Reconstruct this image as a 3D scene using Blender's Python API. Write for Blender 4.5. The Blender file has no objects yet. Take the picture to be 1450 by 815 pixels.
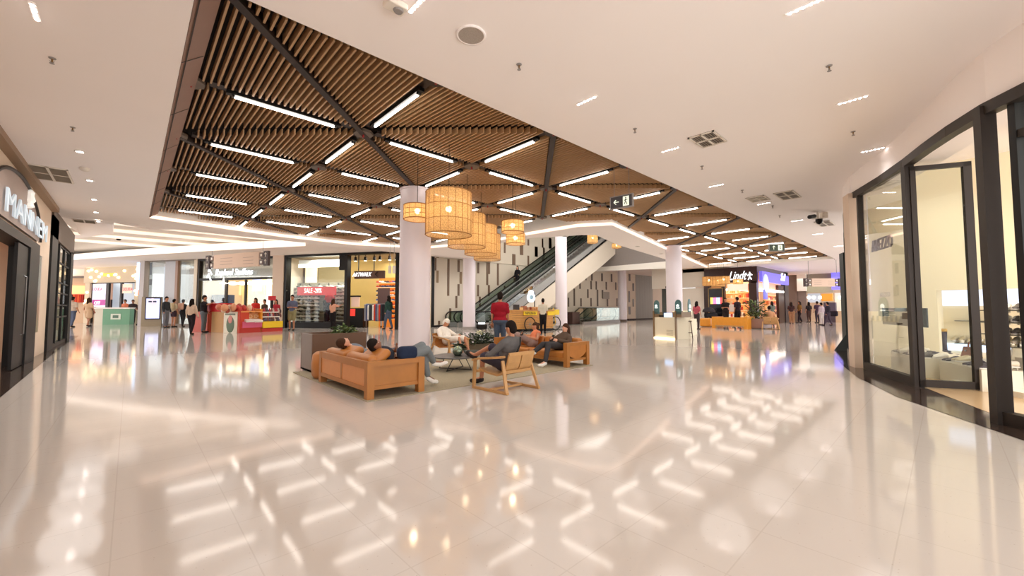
import bpy, math, random
from mathutils import Vector, Matrix
from mathutils.geometry import delaunay_2d_cdt
random.seed(7)
PI = math.pi
COL = bpy.context.scene.collection
# ------------------------------------------------------------------ camera model (1450x815 frame)
F, EYE, HORIZON = 575.0, 1.25, 436.0
TH = math.atan((HORIZON-407.5)/F)
PSI = math.radians(46.8)
FW = Vector((math.cos(PSI)*math.cos(TH), math.sin(PSI)*math.cos(TH), math.sin(TH)))
RT = Vector((math.sin(PSI), -math.cos(PSI), 0))
UP = RT.cross(FW)
CAM = Vector((0, 0, EYE))
def ray(px, py): return FW + RT*((px-725)/F) - UP*((py-407.5)/F)
def at(px, py, z=0.0):
    r = ray(px, py); return CAM + r*((z-EYE)/r.z)
def dep(x, y): return x*math.cos(PSI) + y*math.sin(PSI)
def atd(px, py, d):
    "point seen at a pixel at a given horizontal distance along the view"
    r = ray(px, py); return CAM + r*(d/(r.x*math.cos(PSI)+r.y*math.sin(PSI)))
def s2l(c): return tuple((v/12.92 if v <= .04045 else ((v+.055)/1.055)**2.4) for v in (c[0]/255, c[1]/255, c[2]/255))
# ------------------------------------------------------------------ materials
MATS = {}
def mat(name, rgb, rough=.55, metal=0., emit=0., noise=0., nscale=8., bump=0., spec=.5, coat=0.):
    if name in MATS: return MATS[name]
    m = bpy.data.materials.new(name); m.use_nodes = True
    nt = m.node_tree; b = nt.nodes['Principled BSDF']
    c = s2l(rgb)
    b.inputs['Base Color'].default_value = (*c, 1)
    b.inputs['Roughness'].default_value = rough
    b.inputs['Metallic'].default_value = metal
    b.inputs['Specular IOR Level'].default_value = spec
    b.inputs['Coat Weight'].default_value = coat
    if emit:
        b.inputs['Emission Color'].default_value = (*c, 1)
        b.inputs['Emission Strength'].default_value = emit
    tc = nt.nodes.new('ShaderNodeTexCoord')
    no = nt.nodes.new('ShaderNodeTexNoise'); no.inputs['Scale'].default_value = nscale
    nt.links.new(tc.outputs['Object'], no.inputs['Vector'])
    n = noise or .05
    mp = nt.nodes.new('ShaderNodeMapRange'); mp.inputs['To Min'].default_value = 1-n; mp.inputs['To Max'].default_value = 1+n
    nt.links.new(no.outputs['Fac'], mp.inputs['Value'])
    mx = nt.nodes.new('ShaderNodeMix'); mx.data_type = 'RGBA'; mx.blend_type = 'MULTIPLY'; mx.inputs['Factor'].default_value = 1
    mx.inputs['A'].default_value = (*c, 1)
    nt.links.new(mp.outputs['Result'], mx.inputs['B'])
    nt.links.new(mx.outputs['Result'], b.inputs['Base Color'])
    if bump:
        bp = nt.nodes.new('ShaderNodeBump'); bp.inputs['Strength'].default_value = bump; bp.inputs['Distance'].default_value = .01
        nt.links.new(no.outputs['Fac'], bp.inputs['Height']); nt.links.new(bp.outputs['Normal'], b.inputs['Normal'])
    MATS[name] = m
    return m
def glass_mat(name, tint=(246, 249, 247), refl=.035):
    m = bpy.data.materials.new(name); m.use_nodes = True; nt = m.node_tree; nt.nodes.clear()
    o = nt.nodes.new('ShaderNodeOutputMaterial'); t = nt.nodes.new('ShaderNodeBsdfTransparent'); g = nt.nodes.new('ShaderNodeBsdfGlossy')
    t.inputs['Color'].default_value = (*s2l(tint), 1); g.inputs['Roughness'].default_value = .02
    mx = nt.nodes.new('ShaderNodeMixShader'); fr = nt.nodes.new('ShaderNodeFresnel'); fr.inputs['IOR'].default_value = 1.4
    ma = nt.nodes.new('ShaderNodeMath'); ma.operation = 'MULTIPLY'; ma.inputs[1].default_value = refl*10
    nt.links.new(fr.outputs[0], ma.inputs[0]); nt.links.new(ma.outputs[0], mx.inputs[0])
    nt.links.new(t.outputs[0], mx.inputs[1]); nt.links.new(g.outputs[0], mx.inputs[2]); nt.links.new(mx.outputs[0], o.inputs[0])
    return m
GLASS = glass_mat('clear_glass'); GLASS2 = glass_mat('rail_glass', (232, 240, 236), .04)
def plaster(name, rgb):
    return mat(name, rgb, .75, noise=.025, nscale=.6, spec=.2)
M_CEIL = plaster('ceiling_paint', (250, 244, 241))
M_WALL = plaster('wall_paint', (232, 224, 212))
M_WHITE = plaster('white_paint', (240, 236, 228))
M_BLACK = mat('black_metal', (17, 15, 14), .45, spec=.3)
M_BRONZE = mat('bronze_frame', (46, 38, 32), .45, .2, spec=.3)
M_DARK = mat('dark_void', (32, 22, 16), .9)
M_STEEL = mat('steel', (150, 150, 150), .3, .9)
M_COLUMN = mat('column_paint', (224, 216, 222), .35, noise=.02, nscale=1)
M_BEAM = mat('brown_beam', (44, 31, 26), .5, .3, noise=.15, nscale=3)
M_BAND = mat('brown_concrete', (128, 96, 80), .7, noise=.12, nscale=2)
M_TUBE = mat('tube_glow', (255, 244, 232), emit=11)
M_LED = mat('cove_glow', (255, 222, 200), emit=1.4)
M_DOT = mat('downlight_glow', (255, 240, 235), emit=25)
M_GREY = mat('grey_paint', (150, 145, 142), .6)
M_LEATHER = mat('tan_leather', (176, 112, 48), .42, noise=.14, nscale=7, bump=.25)
M_RUST = mat('orange_wood', (166, 108, 48), .4, noise=.16, nscale=6)
M_OAK = mat('oak_wood', (186, 142, 90), .45, noise=.14, nscale=9)
M_SKIN = [mat('skin_light', (214, 160, 132), .5, noise=.04), mat('skin_tan', (184, 126, 94), .5, noise=.04), mat('skin_brown', (128, 82, 58), .5, noise=.04)]
M_HAIR = mat('dark_hair', (30, 22, 18), .8, noise=.2, nscale=40, bump=.4, spec=.15); M_HAIRB = mat('brown_hair', (66, 44, 30), .8, noise=.2, nscale=40, bump=.4, spec=.15)
def fabric(rgb): 
    n = 'fabric_%d_%d_%d' % rgb
    return MATS.get(n) or mat(n, rgb, .85, noise=.12, nscale=22, bump=.3, spec=.2)
def paint(rgb, rough=.5):
    n = 'paint_%d_%d_%d_%d' % (*rgb, int(rough*100))
    return MATS.get(n) or mat(n, rgb, rough)
def glow(rgb, e):  # self-lit colour; also put on shop walls and goods that are no lamps
    n = 'glow_%d_%d_%d_%d' % (*rgb, int(e*10))
    return MATS.get(n) or mat(n, rgb, emit=e, noise=.06, nscale=1.5)
def wood_slat():
    m = mat('slat_wood', (182, 146, 106), .5)
    nt = m.node_tree; no = [n for n in nt.nodes if n.type == 'TEX_NOISE'][0]
    mp = nt.nodes.new('ShaderNodeMapping'); tc = [n for n in nt.nodes if n.type == 'TEX_COORD'][0]
    mp.inputs['Scale'].default_value = (14, .6, 14)
    nt.links.new(tc.outputs['Object'], mp.inputs['Vector']); nt.links.new(mp.outputs[0], no.inputs['Vector'])
    for n in nt.nodes:
        if n.type == 'MAP_RANGE': n.inputs['To Min'].default_value = .75; n.inputs['To Max'].default_value = 1.25
    return m
M_SLAT = wood_slat()
# ------------------------------------------------------------------ mesh builder
class MB:
    def __init__(s): s.v = []; s.f = []; s.m = []; s.mats = []
    def mi(s, m):
        if m not in s.mats: s.mats.append(m)
        return s.mats.index(m)
    def add(s, vs, fs, m):
        o = len(s.v); k = s.mi(m); s.v += [Vector(v) for v in vs]
        for f in fs: s.f.append([i+o for i in f]); s.m.append(k)
    BF = [(0,3,2,1),(4,5,6,7),(0,1,5,4),(1,2,6,5),(2,3,7,6),(3,0,4,7)]
    def box(s, x0, x1, y0, y1, z0, z1, m):
        s.add([(x0,y0,z0),(x1,y0,z0),(x1,y1,z0),(x0,y1,z0),(x0,y0,z1),(x1,y0,z1),(x1,y1,z1),(x0,y1,z1)], s.BF, m)
    def cbox(s, c, size, m, rz=0, rx=0, ry=0):
        R = Matrix.Rotation(rz,3,'Z') @ Matrix.Rotation(ry,3,'Y') @ Matrix.Rotation(rx,3,'X')
        a,b,h = size[0]/2,size[1]/2,size[2]/2
        s.add([Vector(c)+R@Vector(p) for p in [(-a,-b,-h),(a,-b,-h),(a,b,-h),(-a,b,-h),(-a,-b,h),(a,-b,h),(a,b,h),(-a,b,h)]], s.BF, m)
    def rbox(s, c, size, m, rz=0, rx=0, ry=0, r=.03, n=3):
        "box with rounded edges (superellipsoid-like cushion)"
        R = Matrix.Rotation(rz,3,'Z') @ Matrix.Rotation(ry,3,'Y') @ Matrix.Rotation(rx,3,'X')
        h = [size[0]/2, size[1]/2, size[2]/2]; r = min(r, *h)
        N = 2*n+2; idx = {}; vs = []; fs = []
        def g(i):  # parameter grid -> -1..1 with rounded corners
            return i
        def vert(a, b, ax, sg):
            # point on cube face, angles used for corner rounding
            def co(i, hh):
                if i <= n: t = -1 + i/n; return -(hh-r), t*PI/4
                t = (i-n-1)/n; return hh-r, t*PI/4
            (ca, ta), (cb, tb) = co(a, h[(ax+1)%3]), co(b, h[(ax+2)%3])
            d = [0,0,0]; d[ax] = sg; d[(ax+1)%3] = math.tan(ta); d[(ax+2)%3] = math.tan(tb)
            dv = Vector(d).normalized()*r
            p = [0,0,0]; p[ax] = sg*(h[ax]-r); p[(ax+1)%3] = ca; p[(ax+2)%3] = cb
            p = Vector(p)+dv
            k = (round(p.x,5), round(p.y,5), round(p.z,5))
            if k not in idx: idx[k] = len(vs); vs.append(Vector(c)+R@p)
            return idx[k]
        for ax in range(3):
            for sg in (-1, 1):
                for a in range(N-1):
                    for b in range(N-1):
                        q = [vert(a,b,ax,sg), vert(a+1,b,ax,sg), vert(a+1,b+1,ax,sg), vert(a,b+1,ax,sg)]
                        if sg < 0: q.reverse()
                        if len(set(q)) == 4: fs.append(q)
                        elif len(set(q)) == 3:
                            t = []; [t.append(i) for i in q if i not in t]; fs.append(t)
        s.add(vs, fs, m)
    def bar(s, p0, p1, w, h, m, up=(0,0,1)):
        p0, p1 = Vector(p0), Vector(p1); d = (p1-p0).normalized(); u = Vector(up)
        if abs(d.dot(u)) > .98: u = Vector((0,1,0))
        a = d.cross(u).normalized()*w/2; b = a.cross(d).normalized()*h/2
        s.add([p0-a-b,p0+a-b,p0+a+b,p0-a+b,p1-a-b,p1+a-b,p1+a+b,p1-a+b], s.BF, m)
    def cyl(s, p0, p1, r0, r1, m, n=12, cap=True):
        p0, p1 = Vector(p0), Vector(p1); d = (p1-p0)
        if d.length < 1e-6: return
        d.normalize(); u = Vector((0,0,1)) if abs(d.z) < .9 else Vector((1,0,0))
        a = d.cross(u).normalized(); b = d.cross(a)
        vs = [p+(a*math.cos(2*PI*i/n)+b*math.sin(2*PI*i/n))*r for p, r in ((p0,r0),(p1,r1)) for i in range(n)]
        fs = [(i,(i+1)%n,n+(i+1)%n,n+i) for i in range(n)]
        if cap: fs += [tuple(range(n-1,-1,-1)), tuple(range(n,2*n))]
        s.add(vs, fs, m)
    def tube(s, pts, r, m, n=8, closed=False):
        pts = [Vector(p) for p in pts]; N = len(pts); vs = []
        rr = r if isinstance(r, (list, tuple)) else [r]*N
        prev = None
        for i, p in enumerate(pts):
            d = (pts[(i+1)%N]-pts[i-1]) if (closed or 0 < i < N-1) else (pts[1]-pts[0] if i == 0 else pts[-1]-pts[-2])
            d.normalize()
            if prev is None: u = Vector((0,0,1)) if abs(d.z) < .9 else Vector((1,0,0)); a = d.cross(u).normalized()
            else: a = (prev - d*prev.dot(d)).normalized()
            prev = a; b = d.cross(a)
            vs += [p+(a*math.cos(2*PI*j/n)+b*math.sin(2*PI*j/n))*rr[i] for j in range(n)]
        fs = []
        for i in range(N if closed else N-1):
            k = (i+1)%N
            fs += [(i*n+j, i*n+(j+1)%n, k*n+(j+1)%n, k*n+j) for j in range(n)]
        if not closed: fs += [tuple(range(n-1,-1,-1)), tuple(range((N-1)*n, N*n))]
        s.add(vs, fs, m)
    def ell(s, c, r, m, n=12, k=8, R=None, z0=-1., z1=1.):
        c = Vector(c); vs = []; fs = []
        if not isinstance(r, (tuple, list)): r = (r,r,r)
        a0, a1 = math.asin(z0), math.asin(z1)
        for i in range(k+1):
            t = a0+(a1-a0)*i/k
            for j in range(n):
                p = Vector((r[0]*math.cos(t)*math.cos(2*PI*j/n), r[1]*math.cos(t)*math.sin(2*PI*j/n), r[2]*math.sin(t)))
                vs.append(c+(R@p if R else p))
        for i in range(k):
            fs += [(i*n+j, i*n+(j+1)%n, (i+1)*n+(j+1)%n, (i+1)*n+j) for j in range(n)]
        fs += [tuple(range(n-1,-1,-1)), tuple(range(k*n,(k+1)*n))]
        s.add(vs, fs, m)
    def lathe(s, c, prof, m, n=20):
        c = Vector(c); vs = []; fs = []
        for r, z in prof: vs += [c+Vector((r*math.cos(2*PI*j/n), r*math.sin(2*PI*j/n), z)) for j in range(n)]
        for i in range(len(prof)-1):
            fs += [(i*n+j, i*n+(j+1)%n, (i+1)*n+(j+1)%n, (i+1)*n+j) for j in range(n)]
        s.add(vs, fs, m)
    def prism(s, pts, z0, z1, m):
        n = len(pts); vs = [(p[0],p[1],z0) for p in pts]+[(p[0],p[1],z1) for p in pts]
        s.add(vs, [tuple(range(n-1,-1,-1)), tuple(range(n,2*n))]+[(i,(i+1)%n,n+(i+1)%n,n+i) for i in range(n)], m)
    def mesh(s, name, off=Vector((0,0,0)), smooth=False):
        me = bpy.data.meshes.new(name); me.from_pydata([v-off for v in s.v], [], s.f)
        for m in s.mats: me.materials.append(m)
        me.polygons.foreach_set('material_index', s.m)
        if smooth: me.polygons.foreach_set('use_smooth', [True]*len(s.f))
        me.validate(); me.update()
        return me
def wloc(o):
    v = Vector(o.location)
    while o.parent: o = o.parent; v += o.location
    return v
def build(name, mb, parent=None, label=None, smooth=False):
    "one mesh object, geometry given in world coordinates; child of a thing or of a part"
    off = wloc(parent) if parent else Vector((0,0,0))
    o = bpy.data.objects.new(name, mb.mesh(name, off, smooth)); COL.objects.link(o)
    if parent: o.parent = parent
    if label: o['label'] = label
    if smooth == 'auto':
        pass
    return o
def thing(name, label, cat, loc=(0,0,0), group=None):
    o = bpy.data.objects.new(name, None); COL.objects.link(o); o.location = Vector(loc); o.empty_display_size = .1
    o['label'] = label; o['category'] = cat
    if group: o['group'] = group
    return o
def solid(name, mb, label, cat, group=None, smooth=False, kind=None):
    lo = Vector((min(v.x for v in mb.v), min(v.y for v in mb.v), min(v.z for v in mb.v))); hi = Vector((max(v.x for v in mb.v), max(v.y for v in mb.v), 0))
    off = Vector(((lo.x+hi.x)/2, (lo.y+hi.y)/2, lo.z))
    o = bpy.data.objects.new(name, mb.mesh(name, off, smooth)); COL.objects.link(o); o.location = off
    o['label'] = label; o['category'] = cat
    if group: o['group'] = group
    if kind: o['kind'] = kind
    return o
def struct(name, mb, parent=None, smooth=False):
    o = build(name, mb, parent, smooth=smooth)
    if not parent: o['kind'] = 'structure'
    return o
def dup(root, loc=None, rz=None, label=None, group=None, scale=None):
    r = root.copy(); COL.objects.link(r)
    if loc is not None: r.location = Vector(loc)
    if rz is not None: r.rotation_euler[2] = rz
    if scale: r.scale = (scale,)*3
    if label: r['label'] = label
    if group: r['group'] = group
    for ch in list(root.children):
        c = ch.copy(); COL.objects.link(c); c.parent = r
        for g in list(ch.children):
            d = g.copy(); COL.objects.link(d); d.parent = c
    return r
def text(name, body, parent, origin, ux, uz, size, m, extrude=.01, shear=0., align='LEFT', sx=1.):
    "raised lettering standing in the plane spanned by ux (reading direction) and uz (up)"
    cu = bpy.data.curves.new(name, 'FONT'); cu.body = body; cu.size = size; cu.extrude = extrude; cu.shear = shear; cu.align_x = align
    cu.resolution_u = 2
    tmp = bpy.data.objects.new(name, cu); COL.objects.link(tmp)
    dg = bpy.context.evaluated_depsgraph_get(); me = bpy.data.meshes.new_from_object(tmp.evaluated_get(dg)); bpy.data.objects.remove(tmp)
    ux = Vector(ux).normalized(); uz = Vector(uz).normalized(); n = ux.cross(uz)
    off = wloc(parent) if parent else Vector((0,0,0))
    for v in me.vertices: v.co = Vector(origin)+ux*v.co.x*sx+uz*v.co.y+n*v.co.z-off
    me.materials.clear(); me.materials.append(m)
    o = bpy.data.objects.new(name, me); COL.objects.link(o)
    if parent: o.parent = parent
    return o
class Plane:
    "vertical plane through two floor points; coordinates u along it, z up, d towards the camera side"
    def __init__(s, A, B):
        s.o = Vector((A[0],A[1],0)); B = Vector((B[0],B[1],0)); s.u = (B-s.o).normalized(); s.len = (B-s.o).length
        s.n = Vector((s.u.y,-s.u.x,0))
        if s.n.dot(CAM-s.o) < 0: s.n = -s.n
    def back(s, d):
        a = s.o-s.n*d; return Plane(a, a+s.u)
    def uz(s, px, py):
        r = ray(px,py); t = (s.o-CAM).dot(s.n)/r.dot(s.n); p = CAM+r*t; return (p-s.o).dot(s.u), p.z
    def P(s, u, z, d=0): return s.o+s.u*u+s.n*d+Vector((0,0,z))
    def hx(s, u0, u1, z0, z1, d0, d1, m, mb):
        if u0 > u1: u0, u1 = u1, u0
        if z0 > z1: z0, z1 = z1, z0
        mb.add([s.P(u0,z0,d1),s.P(u1,z0,d1),s.P(u1,z0,d0),s.P(u0,z0,d0),s.P(u0,z1,d1),s.P(u1,z1,d1),s.P(u1,z1,d0),s.P(u0,z1,d0)], MB.BF, m)
    def px(s, x0, y0, x1, y1, d0, d1, m, mb, floor=False):
        "box covering a rectangle of the photo frame on this plane"
        u0, _ = s.uz(x0,(y0+y1)/2); u1, _ = s.uz(x1,(y0+y1)/2); xc = (x0+x1)/2
        z1 = s.uz(xc,y0)[1]; z0 = 0 if floor else s.uz(xc,y1)[1]
        s.hx(u0,u1,max(z0,0),z1,d0,d1,m,mb); return u0,u1,max(z0,0),z1
# ------------------------------------------------------------------ people
def remeshed(mb, name, voxel, off, mats):
    me = mb.mesh(name, off)
    o = bpy.data.objects.new(name, me); COL.objects.link(o)
    md = o.modifiers.new('r', 'REMESH'); md.mode = 'VOXEL'; md.voxel_size = voxel; md.use_smooth_shade = True
    sm = o.modifiers.new('s', 'SMOOTH'); sm.iterations = 2; sm.factor = .5
    dg = bpy.context.evaluated_depsgraph_get(); m2 = bpy.data.meshes.new_from_object(o.evaluated_get(dg))
    o.modifiers.clear(); o.data = m2; m2.materials.clear(); m2.materials.append(mats)
    m2.polygons.foreach_set('material_index', [0]*len(m2.polygons)); m2.update()
    bpy.data.meshes.remove(me)
    return o
def cap(mb, p0, p1, r0, r1, m):
    mb.cyl(p0, p1, r0, r1, m, 12); mb.ell(p0, r0, m, 12, 6); mb.ell(p1, r1, m, 12, 6)
def hand(mb, w, d, up, s, m, curl=.5):
    "palm, four unequal bent fingers and a thumb"
    d = d.normalized(); side = d.cross(up)
    if side.length < .1: side = d.cross(Vector((1,0,0)))
    side.normalize(); nrm = side.cross(d).normalized()
    R = Matrix((side, d, nrm)).transposed()
    mb.ell(w+d*.045*s, (.04*s,.05*s,.016*s), m, 10, 6, R)
    for i, L in enumerate((.065,.078,.072,.055)):
        b = w+d*.082*s+side*(i-1.5)*.02*s; k1 = b+(d-nrm*curl*.5).normalized()*L*.5*s; k2 = k1+(d*.6-nrm*curl*1.4).normalized()*L*.5*s
        mb.tube([b-d*.02*s, b, k1, k2], [.009*s,.009*s,.0085*s,.007*s], m, 6)
    b = w+d*.03*s-side*.035*s
    mb.tube([b, b+(d-side*1.0-nrm*.4).normalized()*.032*s, b+(d*1.2-side*.5-nrm*.8).normalized()*.06*s], [.012*s,.011*s,.008*s], m, 6)
def person(label, J, s=1., skin=0, top=(60,60,70), bottom=(50,60,80), shoe=(40,36,34), hair='short', hcol=0, sleeve='short', legs='long', face=None, near=False, group=None, up=None, girth=1., skirt=False, hat=None, backpack=None, facedir=None):
    """J: joint positions; face: direction the chest faces; facedir: direction the head looks"""
    J = {k: Vector(v) for k, v in J.items()}
    face = Vector(face).normalized(); fd = Vector(facedir).normalized() if facedir is not None else face
    base = Vector((J['pel'].x, J['pel'].y, min(J['anL'].z, J['anR'].z)-.08*s))
    root = thing('person', label, 'person', base, group)
    sk = M_SKIN[skin]; vox = .014*s if near else .026*s
    spine = (J['neck']-J['pel']).normalized(); side = spine.cross(face).normalized()   # towards figure's left
    fr = side.cross(spine).normalized()
    R = Matrix((side, fr, spine)).transposed()
    for k, sg in (('L',1),('R',-1)):
        J.setdefault('sh'+k, J['neck']-spine*.08*s+side*sg*.165*s*girth**.5)
        J.setdefault('hip'+k, J['pel']+side*sg*.085*s)
    H = J['head']; hup = (H-J['neck']).normalized() if up is None else Vector(up).normalized()
    hs = hup.cross(fd).normalized(); hf = hs.cross(hup).normalized(); RH = Matrix((hs, hf, hup)).transposed()
    ch = J['pel'].lerp(J['neck'], .68); be = J['pel'].lerp(J['neck'], .33)
    def torso(mb, g, m):
        mb.ell(J['pel'], ((.155+g)*s*girth,(.11+g)*s*girth,(.12+g)*s), m, 14, 8, R)
        mb.ell(be, ((.135+g)*s*girth,(.1+g)*s*girth,(.15+g)*s), m, 14, 8, R)
        mb.ell(ch, ((.16+g)*s*girth,(.11+g)*s*girth,(.165+g)*s), m, 14, 8, R)
        for k in 'LR': cap(mb, J['neck']-spine*.045*s, J['sh'+k], (.055+g)*s, (.05+g)*s, m)
    b = MB(); torso(b, 0, sk)
    cap(b, J['neck']-spine*.05*s, H-hup*.05*s, .055*s, .05*s, sk)
    b.ell(H, (.074*s,.092*s,.112*s), sk, 16, 12, RH); b.ell(H-hup*.06*s+hf*.03*s, (.05*s,.055*s,.05*s), sk, 10, 8, RH)
    b.ell(H-hup*.012*s+hf*.095*s, (.013*s,.018*s,.024*s), sk, 8, 6, RH)
    b.ell(H-hup*.055*s+hf*.083*s, (.026*s,.012*s,.01*s), sk, 8, 6, RH)
    for sg in (-1,1): b.ell(H+hs*sg*.074*s-hup*.01*s, (.012*s,.02*s,.03*s), sk, 8, 6, RH)
    for k in 'LR':
        cap(b, J['sh'+k], J['el'+k], .046*s, .037*s, sk); cap(b, J['el'+k], J['wr'+k], .036*s, .026*s, sk)
        cap(b, J['hip'+k], J['kn'+k], .082*s, .055*s, sk); cap(b, J['kn'+k], J['an'+k], .052*s, .036*s, sk)
        hd = J.get('hd'+k); hd = (hd-J['wr'+k]) if hd else (J['wr'+k]-J['el'+k])
        if not near: b.ell(J['wr'+k]+hd.normalized()*.05*s, .038*s, sk, 8, 6)
        toe = J.get('toe'+k, J['an'+k]+Vector((face.x,face.y,0)).normalized()*.15*s-Vector((0,0,.05*s)))
        cap(b, J['an'+k]-Vector((0,0,.01)), J['an'+k].lerp(toe,.7), .036*s, .028*s, sk)
    body = remeshed(b, 'body', vox, base, sk); body.parent = root
    if near:
        for k in 'LR':
            hd = J.get('hd'+k); hd = (hd-J['wr'+k]) if hd else (J['wr'+k]-J['el'+k])
            h = MB(); hand(h, J['wr'+k]+hd.normalized()*.005, hd, fr, s, sk)
            ho = build('hand', h, root, smooth=True)
        for sg in (-1,1):
            e = MB(); e.ell(H+hs*sg*.03*s+hup*.012*s+hf*.0795*s, (.0115*s,.007*s,.006*s), M_WHITE, 8, 6, RH)
            e.ell(H+hs*sg*.03*s+hup*.012*s+hf*.0845*s, (.0055*s,.003*s,.0055*s), M_HAIR, 8, 6, RH)
            build('eye', e, root, smooth=True)
    # clothes
    tm = top if not isinstance(top, tuple) else fabric(top); bm_ = bottom if not isinstance(bottom, tuple) else fabric(bottom)
    t = MB(); torso(t, .016, tm)
    for k in 'LR':
        if sleeve == 'long': cap(t, J['sh'+k], J['el'+k], .066*s, .052*s, tm); cap(t, J['el'+k], J['el'+k].lerp(J['wr'+k],.93), .052*s, .04*s, tm)
        elif sleeve == 'short': e = J['sh'+k].lerp(J['el'+k], .75); cap(t, J['sh'+k], e, .068*s, .062*s, tm)
    if skirt:
        for k in 'LR': cap(t, J['hip'+k], J['hip'+k].lerp(J['kn'+k],.75), .12*s, .13*s, tm)
    o = remeshed(t, 'shirt' if not skirt else 'dress', vox, base, tm); o.parent = root
    if not skirt or legs == 'long':
        t = MB(); t.ell(J['pel']-spine*.03*s, (.178*s*girth,.132*s*girth,.12*s), bm_, 14, 8, R)
        for k in 'LR':
            if legs == 'long': cap(t, J['hip'+k], J['kn'+k], .106*s, .074*s, bm_); cap(t, J['kn'+k], J['kn'+k].lerp(J['an'+k],.93), .072*s, .056*s, bm_)
            else: e = J['hip'+k].lerp(J['kn'+k], .9 if legs == 'knee' else .55); cap(t, J['hip'+k], e, .106*s, .09*s, bm_)
        o = remeshed(t, 'trousers' if legs == 'long' else 'shorts', vox, base, bm_); o.parent = root
    sm_ = fabric(shoe)
    for k in 'LR':
        t = MB(); toe = J.get('toe'+k, J['an'+k]+Vector((face.x,face.y,0)).normalized()*.17*s-Vector((0,0,.05*s)))
        d = (toe-J['an'+k]); a = J['an'+k]-Vector((0,0,.035*s))
        cap(t, a, a+d*.55, .046*s, .044*s, sm_); cap(t, a+d*.5, toe, .046*s, .034*s, sm_)
        o = remeshed(t, 'shoe', max(vox*.8,.01), base, sm_); o.parent = root
    hm = [M_HAIR, M_HAIRB][hcol] if hat is None else fabric(hat)
    h = MB()
    h.ell(H+hup*.022*s-hf*.012*s, (.083*s,.098*s,.108*s), hm, 16, 10, RH, z0=-.1)
    h.ell(H-hf*.035*s-hup*.01*s, (.08*s,.075*s,.1*s), hm, 16, 10, RH)
    if hair == 'long':
        dn = Vector((0,0,-1)) if abs(hup.z) > .4 else -hup
        q = H-hf*.06*s
        cap(h, q, q+dn*.2*s-hf*.02*s, .075*s, .07*s, hm); cap(h, q+dn*.2*s-hf*.02*s, q+dn*.36*s-hf*.04*s, .07*s, .035*s, hm)
        for sg in (-1,1): cap(h, H+hs*sg*.07*s-hf*.02*s+hup*.02*s, H+hs*sg*.09*s+dn*.2*s, .03*s, .028*s, hm)
    if hair == 'bun': h.ell(H-hf*.1*s+hup*.06*s, .045*s, hm, 10, 8)
    o = remeshed(h, 'hair' if hat is None else 'cap', vox, base, hm); o.parent = root
    if backpack:
        t = MB(); t.rbox(ch-fr*.17*s, (.3*s,.16*s,.4*s), fabric(backpack), rz=math.atan2(side.y,side.x), r=.06*s)
        build('backpack', t, root, smooth=True)
    return root
def stand(label, px, py, hpx, ang, pose=0, maxh=2.02, **kw):
    """standing / walking figure; feet at the floor point seen at (px,py), hpx tall in the frame; ang: facing, degrees, 0 = away from camera, 90 = image right"""
    g = at(px, py, 0); d = dep(g.x, g.y); h = min(hpx*d/F, maxh); s = h/1.72
    a = math.radians(46.8-ang); f = Vector((math.cos(a), math.sin(a), 0)); l = Vector((-f.y, f.x, 0)); U = Vector((0,0,1))
    st = kw.pop('stride', .0); lean = kw.pop('lean', 0.)
    pel = g+U*.92*s; neck = g+U*1.42*s+f*lean*s
    J = dict(pel=pel, neck=neck, head=g+U*1.59*s+f*(lean*1.3+.02)*s)
    J['knL'] = g+l*.09*s+U*.49*s+f*(st*.55+.02)*s; J['anL'] = g+l*.09*s+U*.085*s+f*st*s
    J['knR'] = g-l*.09*s+U*.49*s-f*(st*.25-.03)*s; J['anR'] = g-l*.09*s+U*(.085+.25*abs(st)*.4)*s-f*st*1.0*s
    sh = neck-U*.055*s
    if pose == 0:   # arms down
        for k, sg in (('L',1),('R',-1)):
            J['el'+k] = sh+l*sg*.22*s-U*.28*s-f*.02*s*sg*(1 if st else 0); J['wr'+k] = sh+l*sg*.23*s-U*.52*s+f*(.08+st*.5*-sg)*s
    elif pose == 1: # both forearms forward (phone, counter)
        for k, sg in (('L',1),('R',-1)):
            J['el'+k] = sh+l*sg*.2*s-U*.28*s+f*.0; J['wr'+k] = sh+l*sg*.06*s-U*.26*s+f*.24*s
    elif pose == 2: # one arm reaching up/forward
        J['elL'] = sh+l*.2*s-U*.27*s; J['wrL'] = sh+l*.2*s-U*.45*s+f*.1*s
        J['elR'] = sh-l*.2*s-U*.1*s+f*.2*s; J['wrR'] = sh-l*.18*s+U*.0+f*.43*s
    kw.setdefault('face', f)
    return person(label, J, s=s, **kw)
# ================================================================== THE ROOM
ZC = 4.15; ZW = 4.36
def zceil(x, y):
    a = max(0, min(1, (y-18.9)/4))*.5; b = max(0, min(1, (x-30)/3))*(.25 if y < 12.9 else .75)
    return ZC+max(a, b)
# floor
m = mat('terrazzo', (202, 194, 186), .075, noise=.03, nscale=.5, spec=.55)
nt = m.node_tree; bs = nt.nodes['Principled BSDF']; tc = [n for n in nt.nodes if n.type == 'TEX_COORD'][0]
prev = bs.inputs['Base Color'].links[0].from_socket
br = nt.nodes.new('ShaderNodeTexBrick'); br.offset = 0; br.squash = 1
br.inputs['Scale'].default_value = 1; br.inputs['Brick Width'].default_value = .53; br.inputs['Row Height'].default_value = .53; br.inputs['Mortar Size'].default_value = .0035
br.inputs['Color1'].default_value = (1,1,1,1); br.inputs['Color2'].default_value = (.99,.985,.98,1); br.inputs['Mortar'].default_value = (.9,.885,.87,1)
mpn = nt.nodes.new('ShaderNodeMapping'); mpn.inputs['Location'].default_value = (.03,-.22,0)
nt.links.new(tc.outputs['Object'], mpn.inputs[0]); nt.links.new(mpn.outputs[0], br.inputs['Vector'])
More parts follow.
